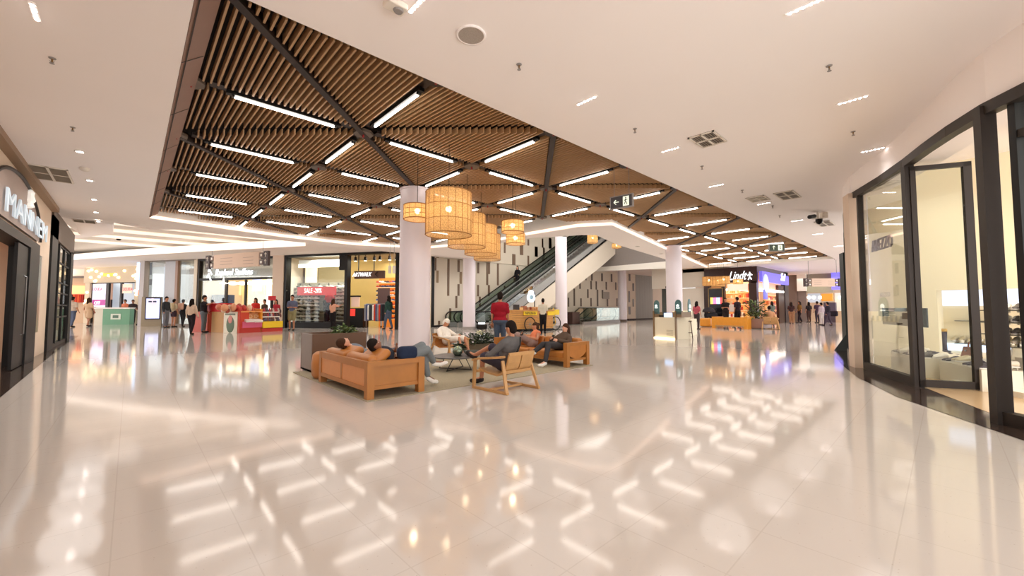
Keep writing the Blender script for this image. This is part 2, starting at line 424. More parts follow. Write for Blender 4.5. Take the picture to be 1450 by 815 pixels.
m1 = nt.nodes.new('ShaderNodeMix'); m1.data_type = 'RGBA'; m1.blend_type = 'MULTIPLY'; m1.inputs['Factor'].default_value = 1
nt.links.new(prev, m1.inputs['A']); nt.links.new(br.outputs['Color'], m1.inputs['B'])
vo = nt.nodes.new('ShaderNodeTexVoronoi'); vo.inputs['Scale'].default_value = 22; nt.links.new(tc.outputs['Object'], vo.inputs['Vector'])
rp = nt.nodes.new('ShaderNodeValToRGB'); rp.color_ramp.elements[0].position = .05; rp.color_ramp.elements[0].color = (.8,.76,.72,1); rp.color_ramp.elements[1].position = .09; rp.color_ramp.elements[1].color = (1,1,1,1)
nt.links.new(vo.outputs['Distance'], rp.inputs[0])
m2 = nt.nodes.new('ShaderNodeMix'); m2.data_type = 'RGBA'; m2.blend_type = 'MULTIPLY'; m2.inputs['Factor'].default_value = 1
nt.links.new(m1.outputs['Result'], m2.inputs['A']); nt.links.new(rp.outputs[0], m2.inputs['B']); nt.links.new(m2.outputs['Result'], bs.inputs['Base Color'])
b = MB(); b.add([(-14,-5,0),(62,-5,0),(62,62,0),(-14,62,0)], [(0,1,2,3)], m); struct('floor', b)
# dark granite borders in front of the shops
M_GRAN = mat('dark_granite', (58, 46, 40), .1, noise=.35, nscale=5)
front = [(4.4,-3.2),(5.35,-1.75),(6.92,-.42),(9.13,.32),(11.08,1.15),(11.6,1.32)]        # shop front line, right
edge = [(3.7,-2.9),(4.8,-1.62),(6.2,-.46),(7.9,.5),(9.6,1.12),(11.07,1.5),(12.9,1.9),(15,2.2),(17.5,2.45)]
b = MB(); inner = [(4.9,-3.4),(5.7,-1.9),(7.1,-.9),(8.2,-.35),(9.8,.2),(11.3,.8),(13.0,1.2),(15.1,1.45),(17.5,1.6)]
for i in range(len(edge)-1):
    b.add([(*edge[i],.004),(*edge[i+1],.004),(*inner[i+1],.004),(*inner[i],.004)], [(0,3,2,1)], M_GRAN)
struct('trim_1', b)
b = MB(); le = [(-1.30,-2),(-1.28,9),(-1.45,14.9),(-1.62,22),(-1.66,27)]
for i in range(len(le)-1): b.add([(*le[i],.004),(*le[i+1],.004),(-2.3,le[i+1][1],.004),(-2.3,le[i][1],.004)], [(0,1,2,3)], M_GRAN)
struct('trim_2', b)
# plaster ceiling with its three openings
wood = [(.34,4.4),(30.6,4.4),(30.0,11.6),(27.2,11.05),(12.25,7.9),(11.6,8.9),(11.45,11.1),(11.5,13.9),(10.7,16.5),(10.4,17.4),(7.4,18.55),(4.4,18.45),(.34,17.5)]
void = [(11.95,14.3),(11.98,11.7),(13.0,9.8),(13.4,9.4),(16.3,10.2),(23.2,11.3),(29.5,13.2),(30.8,14.0),(30.8,22.95),(19.4,22.95)]
reces = [tuple(at(px,py,4.25).xy) for px,py in ((161,322),(212,338),(248,334),(335,343),(432,351.5),(300,358),(180,365),(95,371),(80,352),(160,343))]
outer = [(-1.8,-5),(60,-5),(60,60),(-12,60),(-12,27.5),(-1.8,27.5)]
def ring(p, e0): return [(e0+i, e0+(i+1)%len(p)) for i in range(len(p))]
def inside(p, poly):
    c = False; n = len(poly)
    for i in range(n):
        x0,y0 = poly[i]; x1,y1 = poly[(i+1)%n]
        if (y0 > p[1]) != (y1 > p[1]) and p[0] < (x1-x0)*(p[1]-y0)/(y1-y0)+x0: c = not c
    return c
holes = [wood, void, reces]
pts = []; eds = []
for q in [outer]+holes: eds += ring(q, len(pts)); pts += q
for gx in range(-10, 60, 3):
    for gy in range(-4, 60, 3):
        if not any(inside((gx,gy), h) for h in holes): pts.append((gx+.37, gy+.11))
for gx in range(-10,60,2): pts += [(gx+.2,18.9),(gx+.3,22.9)]
pts = [p for i,p in enumerate(pts)]
r = delaunay_2d_cdt([Vector(p) for p in pts], eds, [], 0, 1e-4)
b = MB(); vs = [(v.x,v.y,zceil(v.x,v.y)) for v in r[0]]; fs = []
for f in r[2]:
    c = (sum(vs[i][0] for i in f)/len(f), sum(vs[i][1] for i in f)/len(f))
    if inside(c, outer) and not any(inside(c, h) for h in holes): fs.append(tuple(reversed(f)))
b.add(vs, fs, M_CEIL); struct('ceiling', b)
def fascia(poly, closed, z1, m, mb, t=.0, z0f=None):
    n = len(poly)
    for i in range(n if closed else n-1):
        p, q = poly[i], poly[(i+1)%n]
        mb.add([(*p,zceil(*p)),(*q,zceil(*q)),(*q,z1),(*p,z1)], [(0,1,2,3)], m)
# wood recess: fascia, cove light, backing, brown side band
b = MB(); fascia(wood, True, 5.0, M_WHITE, b); struct('trim_3', b)
b = MB(); b.add([(*p,4.99) for p in wood], [tuple(range(len(wood)))], M_DARK)
struct('ceiling.001', b)
b = MB(); b.add([(.335,4.3,4.155),(.335,17.6,4.155),(.56,18.4,4.34),(.56,4.3,4.34)], [(0,1,2,3)], M_BAND)
b.add([(.345,4.3,4.15),(.345,17.5,4.15),(.335,17.5,4.17),(.335,4.3,4.17)], [(0,1,2,3)], M_BAND)
b.add([(.56,4.3,4.34),(.56,18.4,4.34),(.5,18.4,4.98),(.5,4.3,4.98)], [(0,1,2,3)], M_BAND)
for y in (6.1,7.9,9.8,11.6,13.5,15.3): b.bar((.34,y,4.152),(.55,y,4.326),.012,.004,M_BEAM)
b.bar((.385,4.4,4.185),(.385,17.7,4.185),.01,.01,M_BEAM)
struct('trim_4', b)
cove = wood[2:]
for i in range(len(cove)-1):
    b = MB(); p, q = Vector((*cove[i],ZC)), Vector((*cove[i+1],ZC)); d = (q-p).normalized(); n = Vector((-d.y,d.x,0))
    b.bar(p+n*.02+Vector((0,0,.06)), q+n*.02+Vector((0,0,.06)), .03, .08, M_LED)
    solid('cove_light', b, 'glowing light strip along the curved inner edge of the wooden ceiling recess', 'light', 'cove light strips of the wooden ceiling')
# escalator void: edge, upper storey
b = MB(); fascia(void[:8], False, 5.2, M_WHITE, b); fascia(void[7:9], False, 4.95, M_WHITE, b); fascia([void[9],void[0]], False, 5.2, M_WHITE, b)
struct('trim_5', b)
# upper storey shell seen through the void
b = MB()
b.add([(10,7,8.6),(62,7,8.6),(62,24,8.6),(10,24,8.6)], [(0,1,2,3)], M_WALL)
struct('ceiling.002', b)
# ribbed recess with light strips at the left
b = MB(); fascia(reces, True, 4.75, M_WHITE, b); struct('trim_6', b)
b = MB(); b.add([(-6,19,5.0),(9,19,5.0),(9,45,5.0),(-6,45,5.0)], [(0,1,2,3)], M_WHITE); struct('ceiling.003', b)
for k, y in enumerate((22.5,24.6,26.9,29.4,32.2)):
    b = MB(); b.cbox((1.2,y,4.93), (13,.3,.1), glow((255,238,222),.55))
    solid('light_strip', b, 'long glowing strip in the white ribbed ceiling recess at the left', 'light', 'ceiling strips in the left recess')
b = MB(); fe = reces[4:8]
for i in range(3):
    p, q = Vector((*fe[i],4.55)), Vector((*fe[i+1],4.55)); b.bar(p,q,.05,.34,glow((255,240,226),.8))
solid('cove_light', b, 'broad bright cove strip at the far edge of the ribbed white recess above the shops', 'light')
# -------------------------------------------------- slatted wooden ceiling
MX, MY, X0, Y0 = 2.43, 2.37, .50, 4.63
def ymax(x):
    pr = [(.3,18.75),(7.0,18.75),(9.4,18.2),(10.5,17.2),(11.3,14.2),(11.35,9.3),(12.2,8.25),(20.3,9.75),(27.3,11.2),(30.2,11.75)]
    for (a,ya),(c,yc) in zip(pr, pr[1:]):
        if a <= x <= c: return ya+(yc-ya)*(x-a)/(c-a)
    return 11.3 if x > 27 else 18.8
NI, NJ = 13, 6
for i in range(NI):
    for j in range(NJ):
        xa, ya = X0+i*MX, Y0+j*MY
        if ymax(xa+MX/2) < ya+.2: continue
        odd = (i+j) % 2 == 0   # '/' beam cells
        for tri in (0, 1):
            b = MB(); n = 29
            for k in range(n):
                x = xa+MX*(k+.5)/n; t = (k+.5)/n
                if k in (0, n-1) : continue
                g = .13
                if odd: yd = ya+MY*t; lo, hi = ((ya+g, yd-.09) if tri == 0 else (yd+.09, ya+MY-g))
                else: yd = ya+MY*(1-t); lo, hi = ((ya+g, yd-.015) if tri == 0 else (yd+.015, ya+MY-g))
                hi = min(hi, ymax(x)-.05)
                if hi-lo < .06: continue
                if not odd and tri == 0:
                    z0 = ZW+.11*max(0,(t+(lo-ya)/MY)); z1 = ZW+.11*max(0,(t+(hi-ya)/MY))
                else: z0 = z1 = ZW
                w = .0115; h = .11
                b.add([(x-w,lo,z0),(x+w,lo,z0),(x+w,hi,z1),(x-w,hi,z1),(x-w,lo,z0+h),(x+w,lo,z0+h),(x+w,hi,z1+h),(x-w,hi,z1+h)], MB.BF, M_SLAT)
            if b.v: solid('slat_panel', b, 'triangular panel of parallel brown wooden slats in the recessed ceiling', 'ceiling panel', 'triangular slat panels of the recessed ceiling')
        if odd and ymax(xa+MX/2) > ya+MY*.6:
            b = MB(); x1, y1 = xa+MX, ya+MY
            b.bar((xa,ya,ZW+.04),(x1,y1,ZW+.04),.10,.13,M_BEAM)
            solid('ceiling_beam', b, 'dark brown diagonal beam crossing the slatted wooden ceiling', 'beam', 'diagonal beams of the slatted ceiling')
def inw(x, y): return .4 < x < 30.3 and y < ymax(x)
tube0 = None
def tube_light(x, y, rz):
    global tube0
    if tube0 is None:
        t = thing('linear_light', 'bright slim linear lamp on the grid of the slatted wooden ceiling', 'light', (0,0,0), 'linear lamps of the slatted ceiling')
        b = MB(); b.cbox((0,0,.075),(1.62,.09,.05),M_BLACK); b.cbox((0,0,.14),(2.0,.16,.05),M_BEAM); build('housing', b, t)
        b = MB(); b.rbox((0,0,.03),(1.42,.038,.035),M_TUBE,r=.015); build('tube', b, t)
        for sx in (-1,1): b = MB(); b.cyl((sx*.735,0,.02),(sx*.735,0,.1),.012,.012,M_STEEL,8); b.cbox((sx*.72,0,.05),(.03,.05,.05),M_BLACK); build('end_fitting', b, t)
        t.location = (x,y,ZW-.06); t.rotation_euler[2] = rz; tube0 = t
    else: dup(tube0, (x,y,ZW-.06), rz)
node0 = None
for i in range(NI+1):
    for j in range(NJ+1):
        x, y = X0+i*MX, Y0+j*MY
        if j > 0 and i < NI and inw(x+MX/2, y+.15) and inw(x+MX-.3, y+.15): tube_light(x+MX/2, y, 0)
        if i > 0 and j < NJ and inw(x, y+MY-.35) : tube_light(x, y+MY/2, PI/2)
        if inw(x, y+.2) or j == 0:
            b = MB(); b.prism([(x+.17*math.cos(a*PI/4+.39), y+.17*math.sin(a*PI/4+.39)) for a in range(8)], ZW-.02, ZW+.03, paint((96,82,70)) if j else M_BEAM)
            b.cyl((x,y,ZW-.07),(x,y,ZW-.02),.018,.018,paint((150,30,30)),8)
            solid('joint_plate', b, 'octagonal steel joint plate where the ceiling beams meet', 'plate', 'joint plates of the slatted ceiling')
# -------------------------------------------------- ceiling fittings on the plaster
def spot(x, y, z, e, size=2.9, blend=1., r=.5, col=(1,.965,.94)):
    l = bpy.data.lights.new('spot', 'SPOT'); l.energy = e; l.spot_size = size; l.spot_blend = blend; l.shadow_soft_size = r; l.color = col
    o = bpy.data.objects.new('downlight_or_fill', l); COL.objects.link(o); o.location = (x,y,z)  # serves modelled downlights and added fill spots alike
    return o
dl0 = None
def multi_downlight(x, y, rz, e=170):
    global dl0
    if dl0 is None:
        t = thing('downlight', 'recessed strip of six tiny bright lamps in the plaster ceiling', 'light', (0,0,0), 'six-point downlights in the plaster ceiling')
        b = MB(); b.cbox((0,0,-.004),(.36,.05,.012),M_CEIL); build('housing', b, t)
        for k in range(6):
            b = MB(); b.cyl(((k-2.5)*.055,0,-.016),((k-2.5)*.055,0,-.008),.013,.013,M_DOT,10); build('lamp', b, t)
        t.location = (x,y,ZC); t.rotation_euler[2] = rz; dl0 = t
    else: dup(dl0, (x,y,zceil(x,y)), rz)
    spot(x, y, zceil(x,y)-.33, e)
for x, y, rz in ((1.9,3.33,0),(4.55,3.33,0),(7.1,3.33,0),(10.0,3.6,0),(12.7,3.33,0),(16.0,3.25,0),(19.5,3.3,0),(24,3.3,0),(28,3.3,0),(4.63,.8,0),(7.24,.78,0),(9.81,.8,0),(-.78,6.0,PI/2)):
    multi_downlight(x,y,PI/2,26 if x>0 else 45)
for x in (1.7,4.1,6.6,9.0,11.5,13.9,16.3,18.7,21.2,23.6,26): 
    for y in (5.8,8.2,10.6,13,15.4): 
        if y < ymax(x)-.6: spot(x,y,ZW-.42,60,r=.9)  # added fill spots under the slats, without any fixture
for x,y in ((0,20.5),(4,20.5),(8,20.2),(12,19.5),(2,25),(6,24),(9,22),(0,30),(4,30),(16,21),(-1,36),(-3,40),(13,16.5),(29,9),(29.5,5),(33,7),(36,4),(39,7),(30,12.2),(33,3),(23,12)): spot(x,y,zceil(x,y)-.35,(110 if x < 31 else 55) if x>11 else 60)  # fill spots added to brighten the far concourse, no fixtures modelled
d0 = None
for px, py in ((113,214),(127,255),(133,282),(136,300),(139,313)):
    p = at(px,py,ZC)
    if d0 is None:
        d0 = thing('downlight', 'small round bright downlight in the row above the left shops', 'light', (p.x,p.y,ZC), 'round downlights at the left')
        b = MB(); b.lathe((p.x,p.y,ZC), [(.07,0),(.075,-.012),(.055,-.016),(.05,-.004)], M_WHITE); build('rim', b, d0, smooth=True)
        b = MB(); b.cyl((p.x,p.y,ZC-.012),(p.x,p.y,ZC-.004),.05,.05,M_DOT,14); build('lamp', b, d0)
    else: dup(d0, (p.x,p.y,ZC))
    spot(p.x,p.y,ZC-.33,75)
s0 = None
for px, py in ((74,82),(735,91),(1174,93),(899,182),(1208,186),(994,235),(103,180),(1051,269),(1094,291),(1104,305)):
    p = at(px,py,ZC)
    if s0 is None:
        s0 = thing('sprinkler', 'small brass sprinkler head poking down from the plaster ceiling', 'sprinkler', (p.x,p.y,ZC), 'sprinkler heads')
        s0.scale = (.75,)*3; c = M_GREY; q = lambda z: (p.x,p.y,z)
        b = MB(); b.lathe(q(ZC), [(.0,-.001),(.045,-.002),(.04,-.012),(.012,-.016)], c); build('escutcheon', b, s0, smooth=True)
        b = MB(); b.cyl(q(ZC-.07),q(ZC),.012,.012,paint((120,90,50),.4),8); b.bar((p.x-.025,p.y,ZC-.05),(p.x,p.y,ZC-.085),.008,.008,c); b.bar((p.x+.025,p.y,ZC-.05),(p.x,p.y,ZC-.085),.008,.008,c)
        b.cyl(q(ZC-.09),q(ZC-.084),.03,.03,c,10); build('deflector', b, s0)
    else: dup(s0, (p.x,p.y,ZC))
def vent(px, py, w, l, label, pale=False):
    p = at(px,py,ZC); z = zceil(p.x,p.y)
    t = thing('air_vent', label, 'vent', (p.x,p.y,z)); X = lambda a,b_,c,d,e,f,m,mb: mb.box(p.x+a,p.x+b_,p.y+c,p.y+d,z+e,z+f,m)
    b = MB(); X(-l/2,l/2,-w/2,w/2,-.004,.0,M_WALL if pale else paint((104,94,86)),b)
    build('backing', b, t)
    b = MB()
    for a,c in ((-l/2,-l/2+.03),(l/2-.03,l/2),(-.02,.02)): X(a,c,-w/2,w/2,-.02,-.004,M_WALL,b)
    for a,c in ((-w/2,-w/2+.03),(w/2-.03,w/2),(-.015,.015)): X(-l/2,l/2,a,c,-.02,-.004,M_WALL,b)
    build('frame', b, t)
    b = MB(); n = int(w/.035)
    for k in range(n): b.cbox((p.x,p.y-w/2+w*(k+.5)/n,z-.012),(l,.018,.003),paint((170,158,142)),rx=.5)
    build('louvre', b, t)
vent(1002,197,.42,.62,'square white grille in the plaster ceiling beside the wooden ceiling edge, nearest to camera')
vent(1115,276,.42,.9,'dark slotted grille in the plaster ceiling, second from the camera')
vent(1168,316,.42,1.1,'slim dark grille in the ceiling just beyond the dome camera')
vent(72,246,1.3,.6,'large pale grille in the ceiling above the left shops',True)
vent(118,322,1.3,.6,'brown-grey grille in the ceiling near the far end of the left shops')
vent(1073,281,.42,.6,'pale service grille in the ceiling left of the dark slotted grille',True)
p = at(667,49,ZC)
t = thing('ceiling_speaker', 'round grey loudspeaker set in the white plaster ceiling', 'speaker', (p.x,p.y,ZC))
b = MB(); b.lathe((p.x,p.y,ZC),[(.155,0),(.16,-.012),(.14,-.018),(.13,-.01)],M_CEIL,28); build('rim',b,t,smooth=True)
b = MB(); b.cyl((p.x,p.y,ZC-.014),(p.x,p.y,ZC-.006),.135,.135,mat('speaker_grille',(168,158,148),.7,noise=.3,nscale=120),28); build('grille',b,t)
p = at(560,4,ZC)
t = thing('smoke_detector', 'white box shaped detector at the top edge of the photo on the ceiling', 'detector', (p.x,p.y,ZC))
b = MB(); b.rbox((p.x,p.y,ZC-.03),(.2,.14,.06),M_WALL,r=.015); build('housing',b,t)
b = MB(); b.cyl((p.x+.03,p.y,ZC-.075),(p.x+.03,p.y,ZC-.06),.04,.05,M_GREY,14); build('sensor',b,t)
for px,py,l in ((120,238,'round white detector on the ceiling above the left shop row'),(168,338,'small dark dome on the ribbed recess at the far left')):
    p = at(px,py,ZC); b = MB(); b.lathe((p.x,p.y,ZC),[(.08,0),(.08,-.03),(.05,-.06),(0,-.065)],M_WALL if px<150 else M_BLACK,16); solid('smoke_detector',b,l,'detector',smooth=True)
# dome camera
p = at(1158,300,ZC)
t = thing('security_camera', 'cluster of two dark cameras on a bracket under the right ceiling', 'camera', (p.x,p.y,ZC))
b = MB(); b.cyl((p.x,p.y,ZC-.22),(p.x,p.y,ZC),.03,.04,M_WHITE,10); b.bar((p.x-.1,p.y+.1,ZC-.2),(p.x+.1,p.y-.1,ZC-.2),.05,.03,M_WHITE); build('bracket',b,t)
b = MB(); b.cyl((p.x-.28,p.y+.16,ZC-.17),(p.x-.04,p.y+.08,ZC-.12),.06,.06,M_BLACK,12); build('camera_body',b,t)
b = MB(); b.lathe((p.x+.02,p.y-.02,ZC-.22),[(.09,0),(.09,-.07),(.06,-.13),(0,-.16)],M_BLACK,14); build('dome',b,t,smooth=True)
b = MB(); b.cbox((p.x+.16,p.y-.12,ZC-.1),(.16,.14,.16),M_WALL,rz=.6); build('junction_box',b,t)
# -------------------------------------------------- columns
def column(x, y, r, z1, label):
    t = thing('column', label, 'column', (x,y,0))
    b = MB(); b.cyl((x,y,.16),(x,y,z1),r,r,M_COLUMN,40,cap=False)
    o = build('shaft', b, t, smooth=True)
    b = MB(); b.cyl((x,y,0),(x,y,.16),r+.012,r+.012,M_GREY if r < .38 else paint((92,76,66)),40); build('plinth', b, t)
    if z1 < 5: 
        b = MB(); b.cyl((x,y,z1-.05),(x,y,z1),r+.02,r+.02,M_COLUMN,40); build('collar', b, t)
column(5.35,9.37,.395,4.33,'large round pinkish white column beside the seating area')
column(14.63,19.29,.37,4.24,'round white column just left of the escalator foot, behind the lamps')
column(19.94,16.66,.37,8.6,'round white column standing in front of the rising escalator')
column(34.6,21.3,.41,8.6,'farthest slim round column beside the glass guard rail')
column(19.6,9.14,.375,4.33,'round white column behind the cream counter kiosk')
# -------------------------------------------------- back wall behind the escalators (plane y = 23)
YW = 23.05; WP = Plane((14.4,YW),(60,YW))
b = MB(); b.box(14.4,46.7,YW,YW+.2,0,8.7,mat('beige_wall',(212,202,184),.7,noise=.03,nscale=1)); struct('wall_back', b)
b = MB(); WP.px(610.5,360,614.5,466,.0,.05,M_BLACK,b,True); b.box(14.4,46.7,YW-.03,YW,0,.12,M_DARK); struct('baseboard_back', b)
def dashes(spec, m):
    for (x0,y0,x1,y1) in spec:
        b = MB(); WP.px(x0,y0,x1,y1,0,.03,m,b)
        solid('wall_slat', b, 'narrow brown vertical batten fixed on the beige escalator wall', 'wall panel', 'brown battens on the beige wall')
md = paint((112,88,68)); md2 = paint((140,116,84))
k5 = lambda L: [(580+a*.1963,320+b_*.1963,580+c*.1963,320+d*.1963) for a,b_,c,d in L]
dashes(k5([(182,230,192,320),(272,237,286,502),(330,503,343,590),(345,418,359,502),(345,245,360,330),(285,592,299,680),(488,262,501,340),(487,424,499,505),(553,262,566,425),(500,508,512,595),(565,425,578,505),(567,262,579,345),(630,270,642,427),(680,118,691,194),(740,202,762,280),(795,134,818,208),(850,95,861,140),(850,213,861,287),(902,148,923,221),(953,90,963,153),(962,155,973,225),(955,225,971,298),(1005,85,1019,162),(750,355,762,430),(679,430,690,505),(205,682,219,710),(242,680,262,712)]), md)
dashes(k5([(193,320,208,408),(350,195,377,243),(361,330,376,416),(192,205,210,228)]), md2)
k6 = lambda L: [(750+a*.1963,320+b_*.1963,750+c*.1963,320+d*.1963) for a,b_,c,d in L]
dashes(k6([(88,90,97,155),(137,88,157,162),(36,148,56,220),(96,158,106,225),(88,225,104,297),(316,450,326,575),(275,515,283,580),(358,408,367,452),(365,520,374,578),(415,455,424,518),(402,350,409,390),(443,335,453,392),(438,395,447,455),(438,518,446,578),(476,398,484,458),(484,458,494,577),(516,340,527,397),(548,402,556,458),(556,522,565,578),(585,345,595,402),(617,405,625,460),(625,520,633,578),(520,460,530,520),(713,468,722,548),(742,412,752,468),(742,525,750,580),(713,580,726,636),(715,345,726,395)]), paint((84,70,58)))
b = MB(); WP.px(853,413,862,423,.02,.08,paint((150,140,125)),b); solid('wall_box', b, 'small beige grey cabinet on the wall behind the down escalators', 'cabinet')
b = MB(); WP.px(900,388,924,449,-.0,.02,paint((150,150,142),.6),b,True)
for k in range(14): WP.px(900+k*1.75,388,900.25+k*1.75,449,.02,.03,paint((130,130,124),.6),b,True)
struct('door_1', b)
b = MB()
for px in (837,852,867): pass
# wall right of the escalators with the dark doorway (plane x = 33.9)
RP = Plane((33.9,13.3),(33.9,26)); bw = MB()
RP.px(923,382,998,407.8,-.2,0,M_WALL,bw); RP.px(951,407.8,998,458,-.2,0,M_WALL,bw,True); RP.hx(RP.uz(923,400)[0],RP.uz(998,400)[0],RP.uz(960,383)[1],5.05,-.2,-.005,M_WALL,bw); struct('wall_right', bw)
b = MB(); RP.px(926,407,951,456,-1.6,-1.5,paint((96,104,100)),b,True); RP.px(942,410,949,452,-1.5,-1.4,paint((38,44,42)),b,True); RP.px(943,405,948,408,0,.1,M_BLACK,b); struct('door_2', b)
# lower slab over the far lobby, grey above
b = MB(); b.box(30.85,60,13.1,YW-.02,4.93,8.6,paint((140,132,128))); struct('wall_upper', b)
for px,py in ((773,333),(905,379),(983,376),(1013,385),(1116,378)):
    pass
b0 = None
for px, py in ((903,348.5),(936,359),(983,376.5),(1115,379),(800,334)):
    p = at(px,py,ZC); z = zceil(p.x,p.y)
    b = MB(); b.lathe((p.x,p.y,z),[(.13,0),(.13,-.01),(.1,-.012),(.09,.0)],M_WHITE,16); b.cyl((p.x,p.y,z-.006),(p.x,p.y,z-.002),.1,.1,M_GREY,16)
    solid('recessed_lamp', b, 'round unlit recessed lamp in the white soffit around the void', 'light', 'round recessed lamps in the soffit', smooth=True)
# -------------------------------------------------- escalators
def escalator(x0, ya, yb, label, lift=7.8):
    t = thing('escalator', label, 'escalator', (x0,ya,0)); sl = math.tan(math.radians(30)); x1 = x0+1.4; xe = x1+lift/sl
    zz = lambda x: max(0,(x-x1)*sl)
    # steps
    b = MB(); n = int((xe-x1)/.36)
    for k in range(n):
        x = x1+k*.36; z = zz(x); b.box(x,x+.36,ya+.14,yb-.14,z-.25,z+.21,M_BLACK if k%2 else paint((52,50,50)))
    build('steps', b, t)
    b = MB(); b.box(x0-.5,x1,ya+.1,yb-.1,0,.012,M_STEEL); build('comb_plate', b, t, 'ribbed metal comb plate')
    b = MB()
    for y in (ya+.05,yb-.05):
        b.add([(x1,y-.09,0),(xe,y-.09,zz(xe)),(xe,y-.09,zz(xe)+.34),(x1-.6,y-.09,.34),(x0,y-.09,.3),(x0,y-.09,0),
               (x1,y+.09,0),(xe,y+.09,zz(xe)),(xe,y+.09,zz(xe)+.34),(x1-.6,y+.09,.34),(x0,y+.09,.3),(x0,y+.09,0)],
              [(0,1,2,3,4,5),(11,10,9,8,7,6),(2,8,9,3),(3,9,10,4),(4,10,11,5),(1,7,8,2)], paint((150,150,148),.35))
    build('skirt', b, t)
    for y in (ya+.05,yb-.05):
        b = MB(); pts = [(x0+.05,.3),(x0-.12,.62),(x0+.1,.98),(x1-.5,1.0),(x1+.2,1.12),(xe,zz(xe)+1.05),(xe,zz(xe)+.3),(x1-.5,.33)]
        b.add([(x,y-.006,z) for x,z in pts]+[(x,y+.006,z) for x,z in pts], [tuple(range(8)),tuple(range(15,7,-1))], GLASS2); build('glass_panel', b, t)
        b = MB(); path = [(x1-.6,y,.34),(x0+.25,y,.3)]+[(x0+.12-.42*math.sin(a),y,.66-.36*math.cos(a)) for a in [PI*k/8 for k in range(1,8)]]+[(x0+.3,y,1.02),(x1-.5,y,1.03),(x1,y,1.08),(x1+.5,y,1.08+.5*sl),(xe,y,zz(xe)+1.08)]
        b.tube(path, .042, M_BLACK, 8); build('handrail', b, t, smooth=True)
        b = MB(); b.tube([(x1-.4,y,.95),(x1+.2,y,1.02),(xe,y,zz(xe)+.98)], .018, M_STEEL, 6); build('rail_trim', b, t)
    return t
escalator(15.75,21.95,23.0,'far escalator rising along the battened beige wall')
escalator(15.75,19.75,21.35,'near escalator with beige side cladding rising behind the food cart')
# side cladding of the near escalator: solid beige wall
b = MB(); sl = math.tan(math.radians(30)); mclad = mat('beige_cladding',(216,206,190),.6,noise=.02,nscale=1)
pts = [(17.9,0),(21.6,0),(21.6,1.0),(28.7,4.75),(30.83,5.98),(30.83,7.7),(28.5,6.37),(17.2,.02)]
b.add([(x,19.6,z) for x,z in pts]+[(x,19.72,z) for x,z in pts], [tuple(range(8)),tuple(range(15,7,-1))]+[(i,i+8,(i+1)%8+8,(i+1)%8) for i in range(8)], mclad)
b.add([(21.6,19.72,0),(21.6,22.9,0),(21.6,22.9,1.0),(21.6,19.72,1.0),(28.7,22.9,4.75),(28.7,19.72,4.75),(30.83,22.9,5.98),(30.83,19.72,5.98)], [(0,1,2,3),(3,2,4,5),(5,4,6,7)], mclad)
solid('escalator_cladding', b, 'plain beige side panel under the rising escalator', 'cladding')
# glass guard rail and the two down escalators behind it
gA, gB = at(826,459.5), at(877,455.5); G = Plane(gA.xy, gB.xy)
t = thing('guard_rail', 'clear glass guard rail around the down escalators on a grey kerb', 'railing', gA)
b = MB(); G.hx(0,G.len,0,.22,-.08,.08,paint((120,112,106)),b); build('kerb',b,t)
b = MB(); G.hx(0,G.len,.22,1.28,-.006,.006,GLASS2,b); build('glass_panel',b,t)
b = MB(); b.tube([G.P(0,1.3),G.P(G.len,1.3)],.03,M_STEEL,8); build('top_rail',b,t)
gC = at(815,453); b = MB(); b.tube([gC+Vector((0,0,1.3)),G.P(0,1.3)],.03,M_STEEL,8); b.bar(gC,G.P(0,0),.1,.3,paint((120,112,106)))
build('return_rail',b,t)
for k,(pa,pb) in enumerate(((821,843),(845,866))):
    A = Vector((30.9+2.5*k,22.2,0)); B = A-Vector((3.2,0,0))
    lab = ['left of the two glass sided escalators going down behind the guard rail','right of the two glass sided escalators going down behind the guard rail'][k]
    t = thing('escalator', lab, 'escalator', A); d = (B-A).normalized(); L = (B-A).length; w = Vector((-d.y,d.x,0))
    for s_ in (-.45,.45):
        o_ = A+w*s_; b = MB(); r_ = .5
        path = [o_+d*(-.3-r_*math.sin(a))+Vector((0,0,.75+r_*math.cos(a))) for a in [PI*k2/8 for k2 in range(8,-1,-1)]]+[o_+d*1.2+Vector((0,0,1.3)), o_+d*L+Vector((0,0,.25))]
        b.tube(path,.05,M_BLACK,8); build('handrail',b,t,smooth=True)
        b = MB(); b.add([o_-d*.5+Vector((0,0,.2)),o_+d*L+Vector((0,0,.1)),o_+d*L+Vector((0,0,.25)),o_+d*1.2+Vector((0,0,1.3)),o_-d*.5+Vector((0,0,1.3))],[(0,1,2,3,4)],GLASS2); build('glass_panel',b,t)
        b = MB(); b.tube([o_+Vector((0,0,.5)),o_+d*L+Vector((0,0,.12))],.05,M_STEEL,8); build('skirt_rail',b,t)
